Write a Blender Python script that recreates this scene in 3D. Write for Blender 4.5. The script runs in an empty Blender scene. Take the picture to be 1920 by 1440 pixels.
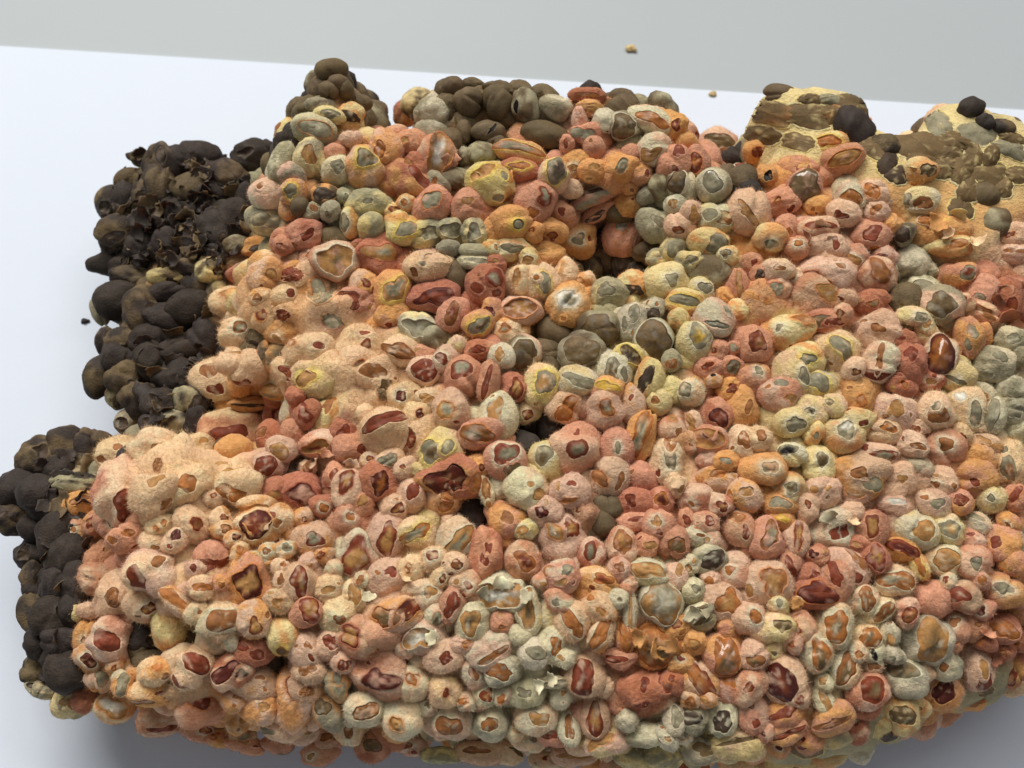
import bpy, math, random
import numpy as np
from mathutils import Vector
from mathutils.bvhtree import BVHTree

# ------------------------------------------------------------------ camera, light, exposure
sc = bpy.context.scene
rng = np.random.default_rng(7)
random.seed(7)
F = 1968.0                                   # focal length in photo pixels (1920 wide)
PITCH = math.radians(66)
TARGET = np.array([0.0, 0.0, 0.055]); DIST = 0.29
FWD = np.array([0.0, math.cos(PITCH), -math.sin(PITCH)])
RGT = np.array([1.0, 0.0, 0.0]); UPV = np.cross(RGT, FWD)
CAM = TARGET - FWD * DIST
cam = bpy.data.cameras.new('camera'); camo = bpy.data.objects.new('camera', cam)
sc.collection.objects.link(camo)
camo.location = CAM; camo.rotation_euler = (math.pi / 2 - PITCH, 0, 0)
cam.sensor_width = 36; cam.lens = 36 * F / 1920; cam.clip_start = 0.005; cam.clip_end = 20
cam.dof.use_dof = True; cam.dof.focus_distance = 0.285; cam.dof.aperture_fstop = 17
sc.camera = camo

world = bpy.data.worlds.new('World'); sc.world = world; world.use_nodes = True
bg = world.node_tree.nodes['Background']
bg.inputs[0].default_value = (0.93, 0.96, 1.0, 1); bg.inputs[1].default_value = 0.19

def area(name, loc, aim, sx, sy, power, col):
    l = bpy.data.lights.new(name, 'AREA'); l.shape = 'RECTANGLE'; l.size = sx; l.size_y = sy
    l.energy = power; l.color = col
    o = bpy.data.objects.new(name, l); sc.collection.objects.link(o)
    o.location = loc
    o.rotation_euler = (Vector(aim) - Vector(loc)).to_track_quat('-Z', 'Y').to_euler()
    return o
area('ceiling_panel_light', (-0.70, 1.45, 1.75), (0, 0, 0), 1.6, 0.9, 54, (1.0, 0.965, 0.905))
area('ceiling_panel_light', (0.85, 1.25, 1.95), (0, 0, 0), 1.6, 0.9, 18, (1.0, 0.965, 0.905))
sc.view_settings.view_transform = 'Standard'; sc.view_settings.look = 'None'
sc.view_settings.exposure = 0.0; sc.view_settings.gamma = 1.0
sc.view_settings.use_curve_mapping = False
sc.cycles.max_bounces = 5; sc.cycles.diffuse_bounces = 3

# ------------------------------------------------------------------ small helpers
def lin(r, g, b):
    c = np.array([r, g, b], float) / 255
    return np.where(c <= 0.04045, c / 12.92, ((c + 0.055) / 1.055) ** 2.4)
SKIN = {'P': lin(207, 148, 115), 'K': lin(220, 181, 149), 'C': lin(235, 198, 156), 'W': lin(213, 201, 167),
        'O': lin(217, 158, 96), 'Y': lin(224, 202, 143), 'G': lin(160, 151, 121), 'B': lin(106, 89, 64),
        'D': lin(60, 51, 45), 'R': lin(180, 114, 84)}
FLESH = {'a': lin(150, 98, 55), 'r': lin(126, 60, 37), 'g': lin(142, 134, 108), 'd': lin(88, 36, 26),
         'o': lin(170, 107, 54), 't': lin(176, 130, 76), 'n': lin(112, 91, 60), 'k': lin(24, 17, 13),  # k: near-black, shade of holes and cracks put into colour; also dark speckle
         'w': lin(220, 214, 196), 'b': lin(76, 61, 48), 'p': lin(190, 146, 122), 'y': lin(214, 172, 70)}
HALO = {'w': lin(224, 216, 184), 'y': lin(230, 202, 96), 'o': lin(206, 118, 46), 'r': lin(148, 62, 36), 'd': lin(84, 34, 28)}
FUZZ = {'P': .7, 'K': 1.0, 'C': 1.35, 'W': .8, 'O': .6, 'Y': .6, 'G': .25, 'B': 0, 'D': 0, 'R': .5}

def ray(px, py):
    d = FWD + (px - 960) / F * RGT + (720 - py) / F * UPV
    return d / np.linalg.norm(d)
def on_z(px, py, z):
    d = ray(px, py)
    return CAM + d * ((z - CAM[2]) / d[2])
def project(P):
    q = np.asarray(P) - CAM
    w = q @ FWD
    return 960 + F * (q @ RGT) / w, 720 - F * (q @ UPV) / w
def sstep(a, b, x):
    t = np.clip((x - a) / (b - a), 0, 1)
    return t * t * (3 - 2 * t)

class Waves:                                   # cheap smooth noise on directions or points
    def __init__(self, freq, n=7):
        self.k = rng.normal(size=(n, 3)) * freq
        self.p = rng.uniform(0, 6.283, n); self.n = n
    def __call__(self, s):
        return np.sin(s @ self.k.T + self.p).sum(axis=-1) / math.sqrt(self.n / 2)

def mesh_obj(name, V, polys, col, mat, parent=None, loc=None):
    """V (n,3), polys: list of (m,k) int arrays (k = 3 or 4), col (n,3) linear colour"""
    me = bpy.data.meshes.new(name)
    loops = np.concatenate([p.ravel() for p in polys]).astype(np.int32)
    sizes = np.concatenate([np.full(len(p), p.shape[1]) for p in polys]).astype(np.int32)
    starts = np.concatenate([[0], np.cumsum(sizes)[:-1]]).astype(np.int32)
    me.vertices.add(len(V)); me.loops.add(len(loops)); me.polygons.add(len(sizes))
    off = np.zeros(3) if loc is None else np.asarray(loc)
    me.vertices.foreach_set('co', (V - off).astype(np.float32).ravel())
    me.loops.foreach_set('vertex_index', loops)
    me.polygons.foreach_set('loop_start', starts)
    me.polygons.foreach_set('use_smooth', np.ones(len(sizes), bool))
    a = me.attributes.new('Col', 'FLOAT_COLOR', 'POINT')
    a.data.foreach_set('color', np.c_[col, np.ones(len(col))].astype(np.float32).ravel())
    me.materials.append(mat)
    me.update(calc_edges=True)
    o = bpy.data.objects.new(name, me); sc.collection.objects.link(o)
    o.location = off
    if parent is not None:
        o.parent = parent
        if parent.type == 'MESH':
            o.location = off - np.array(parent.location)
    return o

# ------------------------------------------------------------------ materials
def material(name, rough, spec, bump, bscale, vary, sss=0.0, sheen=0.0, fine=2600.0):
    m = bpy.data.materials.new(name); m.use_nodes = True
    nt = m.node_tree; N = nt.nodes; L = nt.links; b = N['Principled BSDF']
    at = N.new('ShaderNodeAttribute'); at.attribute_name = 'Col'
    geo = N.new('ShaderNodeNewGeometry')
    n1 = N.new('ShaderNodeTexNoise'); n1.inputs['Scale'].default_value = fine; n1.inputs['Detail'].default_value = 3
    n2 = N.new('ShaderNodeTexNoise'); n2.inputs['Scale'].default_value = bscale; n2.inputs['Detail'].default_value = 4
    L.new(geo.outputs['Position'], n1.inputs['Vector']); L.new(geo.outputs['Position'], n2.inputs['Vector'])
    r1 = N.new('ShaderNodeMapRange'); r1.inputs['From Min'].default_value = .3; r1.inputs['From Max'].default_value = .7
    r1.inputs['To Min'].default_value = 1 - vary; r1.inputs['To Max'].default_value = 1 + vary
    L.new(n2.outputs['Fac'], r1.inputs['Value'])
    r2 = N.new('ShaderNodeMapRange'); r2.inputs['From Min'].default_value = .3; r2.inputs['From Max'].default_value = .7
    r2.inputs['To Min'].default_value = 1 - vary * .7; r2.inputs['To Max'].default_value = 1 + vary * .7
    L.new(n1.outputs['Fac'], r2.inputs['Value'])
    mu = N.new('ShaderNodeMath'); mu.operation = 'MULTIPLY'
    L.new(r1.outputs[0], mu.inputs[0]); L.new(r2.outputs[0], mu.inputs[1])
    sc_ = N.new('ShaderNodeVectorMath'); sc_.operation = 'SCALE'
    L.new(at.outputs['Color'], sc_.inputs[0]); L.new(mu.outputs[0], sc_.inputs['Scale'])
    L.new(sc_.outputs[0], b.inputs['Base Color'])
    b.inputs['Roughness'].default_value = rough; b.inputs['Specular IOR Level'].default_value = spec
    b.inputs['Subsurface Weight'].default_value = sss; b.inputs['Subsurface Scale'].default_value = 0.0012
    b.inputs['Subsurface Radius'].default_value = (1.0, .6, .35)
    b.inputs['Sheen Weight'].default_value = sheen; b.inputs['Sheen Roughness'].default_value = .6
    add = N.new('ShaderNodeMath'); add.operation = 'MULTIPLY_ADD'; add.inputs[1].default_value = .45
    L.new(n1.outputs['Fac'], add.inputs[0]); L.new(n2.outputs['Fac'], add.inputs[2])
    bp = N.new('ShaderNodeBump'); bp.inputs['Strength'].default_value = bump; bp.inputs['Distance'].default_value = .0006
    L.new(add.outputs[0], bp.inputs['Height']); L.new(bp.outputs[0], b.inputs['Normal'])
    return m
M_MOULD = material('mould', .95, .12, .9, 1000, .13, sss=.10, sheen=.12, fine=3200.0)
M_FLESH = material('exposed_flesh', .55, .22, .4, 420, .22, sss=.10, fine=1200)
M_WET = material('wet_flesh', .10, .6, .12, 420, .18, sss=.10, fine=1200)
M_BARE = material('bare_bean_skin', .66, .22, .35, 260, .20, fine=1800)
M_DARK = material('dark_bean_skin', .72, .25, .8, 300, .28, fine=1800)
M_HUSK = material('husk', .6, .3, .4, 500, .18, sss=.1)

def plain(name, colr, rough, vary, scale, bump=0.0):
    m = bpy.data.materials.new(name); m.use_nodes = True
    nt = m.node_tree; N = nt.nodes; L = nt.links; b = N['Principled BSDF']
    geo = N.new('ShaderNodeNewGeometry')
    n = N.new('ShaderNodeTexNoise'); n.inputs['Scale'].default_value = scale; n.inputs['Detail'].default_value = 5
    L.new(geo.outputs['Position'], n.inputs['Vector'])
    mx = N.new('ShaderNodeMix'); mx.data_type = 'RGBA'
    mx.inputs['A'].default_value = (*(colr * (1 - vary)), 1); mx.inputs['B'].default_value = (*(np.minimum(colr * (1 + vary), .95)), 1)
    L.new(n.outputs['Fac'], mx.inputs['Factor']); L.new(mx.outputs['Result'], b.inputs['Base Color'])
    b.inputs['Roughness'].default_value = rough; b.inputs['Specular IOR Level'].default_value = .2
    if bump:
        n3 = N.new('ShaderNodeTexNoise'); n3.inputs['Scale'].default_value = 900; n3.inputs['Detail'].default_value = 4
        L.new(geo.outputs['Position'], n3.inputs['Vector'])
        bp = N.new('ShaderNodeBump'); bp.inputs['Strength'].default_value = bump; bp.inputs['Distance'].default_value = .0003
        L.new(n3.outputs['Fac'], bp.inputs['Height']); L.new(bp.outputs[0], b.inputs['Normal'])
    return m

# ------------------------------------------------------------------ table and paper
def slab(name, corners, z0, z1, mat):
    c = np.array(corners)[:, :2]; n = len(c)
    V = np.r_[np.c_[c, np.full(n, z0)], np.c_[c, np.full(n, z1)]]
    me = bpy.data.meshes.new(name)
    fs = [list(range(n))[::-1], list(range(n, 2 * n))] + [[i, (i + 1) % n, n + (i + 1) % n, n + i] for i in range(n)]
    me.from_pydata(V.tolist(), [], fs); me.materials.append(mat); me.update()
    o = bpy.data.objects.new(name, me); sc.collection.objects.link(o)
    return o
table = slab('table_top', [(-1.2, -.7), (1.2, -.7), (1.2, .95), (-1.2, .95)], -.03, -.0008,
             plain('table_laminate', lin(176, 183, 187), .45, .02, 14, .05))
table['kind'] = 'structure'
pa, pb = on_z(0, 86, 0), on_z(1920, 206, 0)
ex = (pb - pa) / np.linalg.norm(pb - pa); ey = np.array([-ex[1], ex[0], 0])
m0 = (pa + pb) / 2
paper = slab('paper_sheet', [m0 - ex * .42 - ey * .594, m0 + ex * .421 - ey * .594, m0 + ex * .421, m0 - ex * .42], -.0007, 0,
             plain('white_paper', lin(224, 232, 245), .8, .012, 60, .12))
paper['label'] = 'large sheet of white paper lying on the pale grey table'; paper['category'] = 'paper'
# ------------------------------------------------------------------ the block: a pressed loaf with lower dark lumps
def poly(px, z):
    return np.array([on_z(x, y, zz)[:2] for (x, y), zz in zip(px, z if hasattr(z, '__len__') else [z] * len(px))])
BACK = [(535, 205), (560, 165), (597, 138), (650, 130), (722, 155), (752, 205), (746, 242), (754, 236), (725, 160), (800, 146), (850, 155), (1000, 168), (1070, 185),
        (1100, 172), (1180, 190), (1280, 215), (1320, 255), (1345, 275), (1370, 212), (1400, 182), (1500, 180), (1605, 192), (1645, 210),
        (1656, 262), (1690, 215), (1760, 208), (1860, 235), (1960, 285), (2130, 380)]
RIGHT = [(2230, 700), (2190, 1010), (2060, 1210)]
FRONT = [(1920, 1313), (1880, 1347), (1813, 1370), (1747, 1400), (1680, 1420), (1597, 1445), (1400, 1475), (1150, 1475), (1000, 1450), (917, 1432),
         (793, 1428), (700, 1430), (640, 1405), (587, 1430), (467, 1413), (393, 1393), (300, 1377), (233, 1353)]
LEFTA = [(165, 1320), (150, 1270), (143, 1190), (135, 1140), (150, 1090), (160, 1030), (130, 1005), (125, 950), (180, 920), (185, 850), (290, 805),
         (390, 810), (470, 785), (470, 755), (385, 745), (368, 690), (405, 620), (398, 580), (410, 520), (470, 470), (468, 400), (478, 330)]
LEFTB = [(175, 1335), (110, 1325), (60, 1290), (45, 1240), (60, 1190), (50, 1150), (55, 1060), (40, 1020), (10, 995), (0, 960), (2, 900), (45, 870),
         (70, 830), (110, 812), (175, 822), (200, 835), (225, 800), (212, 770), (202, 745), (182, 720), (172, 680), (185, 620), (178, 590), (190, 560), (230, 540),
         (222, 510), (198, 490), (194, 460), (200, 430), (188, 400), (194, 370), (222, 345), (238, 310), (245, 285), (300, 275), (350, 275),
         (400, 280), (430, 305), (445, 310), (450, 280), (520, 270)]
ZB, ZF, ZL = .054, .028, .022
PA = poly(BACK + RIGHT + FRONT + LEFTA, [ZB] * len(BACK) + [.03] * len(RIGHT) + [ZF] * len(FRONT) + [.046] * len(LEFTA))
PB = poly(BACK[1:] + RIGHT + FRONT + LEFTB, [ZB] * (len(BACK) - 1) + [.03] * len(RIGHT) + [ZF] * len(FRONT) + [ZL] * len(LEFTB))

def sdist(P, poly):
    """signed distance, positive inside"""
    a = poly; b = np.roll(poly, -1, 0)
    best = np.full(len(P), 9.0); inside = np.zeros(len(P), bool)
    for p, q in zip(a, b):
        e = q - p; w = P - p
        t = np.clip((w @ e) / (e @ e), 0, 1)
        best = np.minimum(best, np.hypot(*(w - t[:, None] * e).T))
        c = (p[1] <= P[:, 1]) != (q[1] <= P[:, 1])
        if abs(e[1]) > 1e-12:
            inside ^= c & (P[:, 0] < p[0] + (P[:, 1] - p[1]) / e[1] * e[0])
    return np.where(inside, best, -best)

STEP = .0018
gx = np.arange(-.175, .215, STEP); gy = np.arange(-.125, .20, STEP)
GX, GY = np.meshgrid(gx, gy); G2 = np.c_[GX.ravel(), GY.ravel()]
INSET = .0040
dA = sdist(G2, PA) - INSET; dB = sdist(G2, PB) - INSET
front = sstep(-.02, -.075, G2[:, 1])                      # 0 at the back, 1 towards the front edge
leftish = sstep(.06, .015, np.abs(G2[:, 0] + .13)) * (1 - front)
RA = .012 + .026 * front
def dome(d, R):
    t = np.clip(1 - d / R, 0, 1)
    return np.sqrt(1 - t * t)
hA = .028 + (.0565 + .14 * np.clip(G2[:, 1] + .02, -.025, .12) - .028) * dome(dA, RA)
hB = .022 + (.034 - .022) * dome(dB, .014)
wv = Waves(28, 9); wv2 = Waves(95, 9)
p3 = np.c_[G2, np.zeros(len(G2))]
bump = .0022 * wv(p3) + .0010 * wv2(p3)
top = np.where(dA > 0, np.maximum(hA + bump, hB), hB + bump)
PITS = [(1010, 820, .013, 42), (1140, 478, .015, 55), (1120, 490, .010, 70), (1388, 335, .022, 40), (268, 1190, .014, 28), (345, 1190, .010, 18),
                         (880, 965, .008, 26), (1690, 560, .010, 30), (470, 765, .012, 40), (505, 1255, .012, 22), (1360, 300, .012, 30),
                         (745, 240, .02, 22), (1652, 285, .014, 28), (560, 890, .006, 25), (1020, 660, .008, 40), (500, 640, .008, 20)]
for px, py, dep, rad in PITS:
    c = on_z(px, py, .05)[:2]; s = rad * DIST / F
    top -= dep * np.exp(-((G2 - c) ** 2).sum(1) / (2 * s * s))
top = np.maximum(top, .016)
bot = .0215 - .0195 * dome(np.maximum(dB, 0), .022)
ok = (dB > 0)
ny, nx = GX.shape; idx = np.arange(nx * ny).reshape(ny, nx)
okg = ok.reshape(ny, nx)
cell = okg[:-1, :-1] & okg[1:, :-1] & okg[:-1, 1:] & okg[1:, 1:]
qa = np.stack([idx[:-1, :-1], idx[:-1, 1:], idx[1:, 1:], idx[1:, :-1]], -1)[cell]
n0 = nx * ny
VT = np.c_[G2, top]; VB = np.c_[G2, np.minimum(bot, top - .002)]
ev = np.r_[np.c_[qa[:, 0], qa[:, 1]], np.c_[qa[:, 1], qa[:, 2]], np.c_[qa[:, 2], qa[:, 3]], np.c_[qa[:, 3], qa[:, 0]]]
key = np.sort(ev, 1); _, inv, cnt = np.unique(key, axis=0, return_inverse=True, return_counts=True)
bd = ev[cnt[inv.ravel()] == 1]
sides = np.c_[bd[:, 1], bd[:, 0], bd[:, 0] + n0, bd[:, 1] + n0]
CV = np.r_[VT, VB]; CF = np.r_[qa, qa[:, ::-1] + n0, sides]
used = np.zeros(len(CV), bool); used[CF.ravel()] = True
remap = np.cumsum(used) - 1; CV = CV[used]; CF = remap[CF]
# relax a little so that the rim is not stepped
for _ in range(3):
    acc = np.zeros_like(CV); num = np.zeros(len(CV))
    for k in range(4):
        np.add.at(acc, CF[:, k], CV[CF[:, (k + 1) % 4]]); np.add.at(num, CF[:, k], 1)
    CV = CV * .5 + .5 * acc / num[:, None]
bvh = BVHTree.FromPolygons(CV.tolist(), CF.tolist())

def hit(px, py, z=.026):
    d = ray(px, py)
    loc, nor, i, t = bvh.ray_cast(Vector(CAM), Vector(d))
    if loc is None:
        P = on_z(px, py, z)
        loc, nor, i, t = bvh.find_nearest(Vector(P))
        v = np.array(loc) - CAM                           # slide along the ray to the same depth
        return CAM + d * (v @ d), np.array(nor), False
    return np.array(loc), np.array(nor), True
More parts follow.
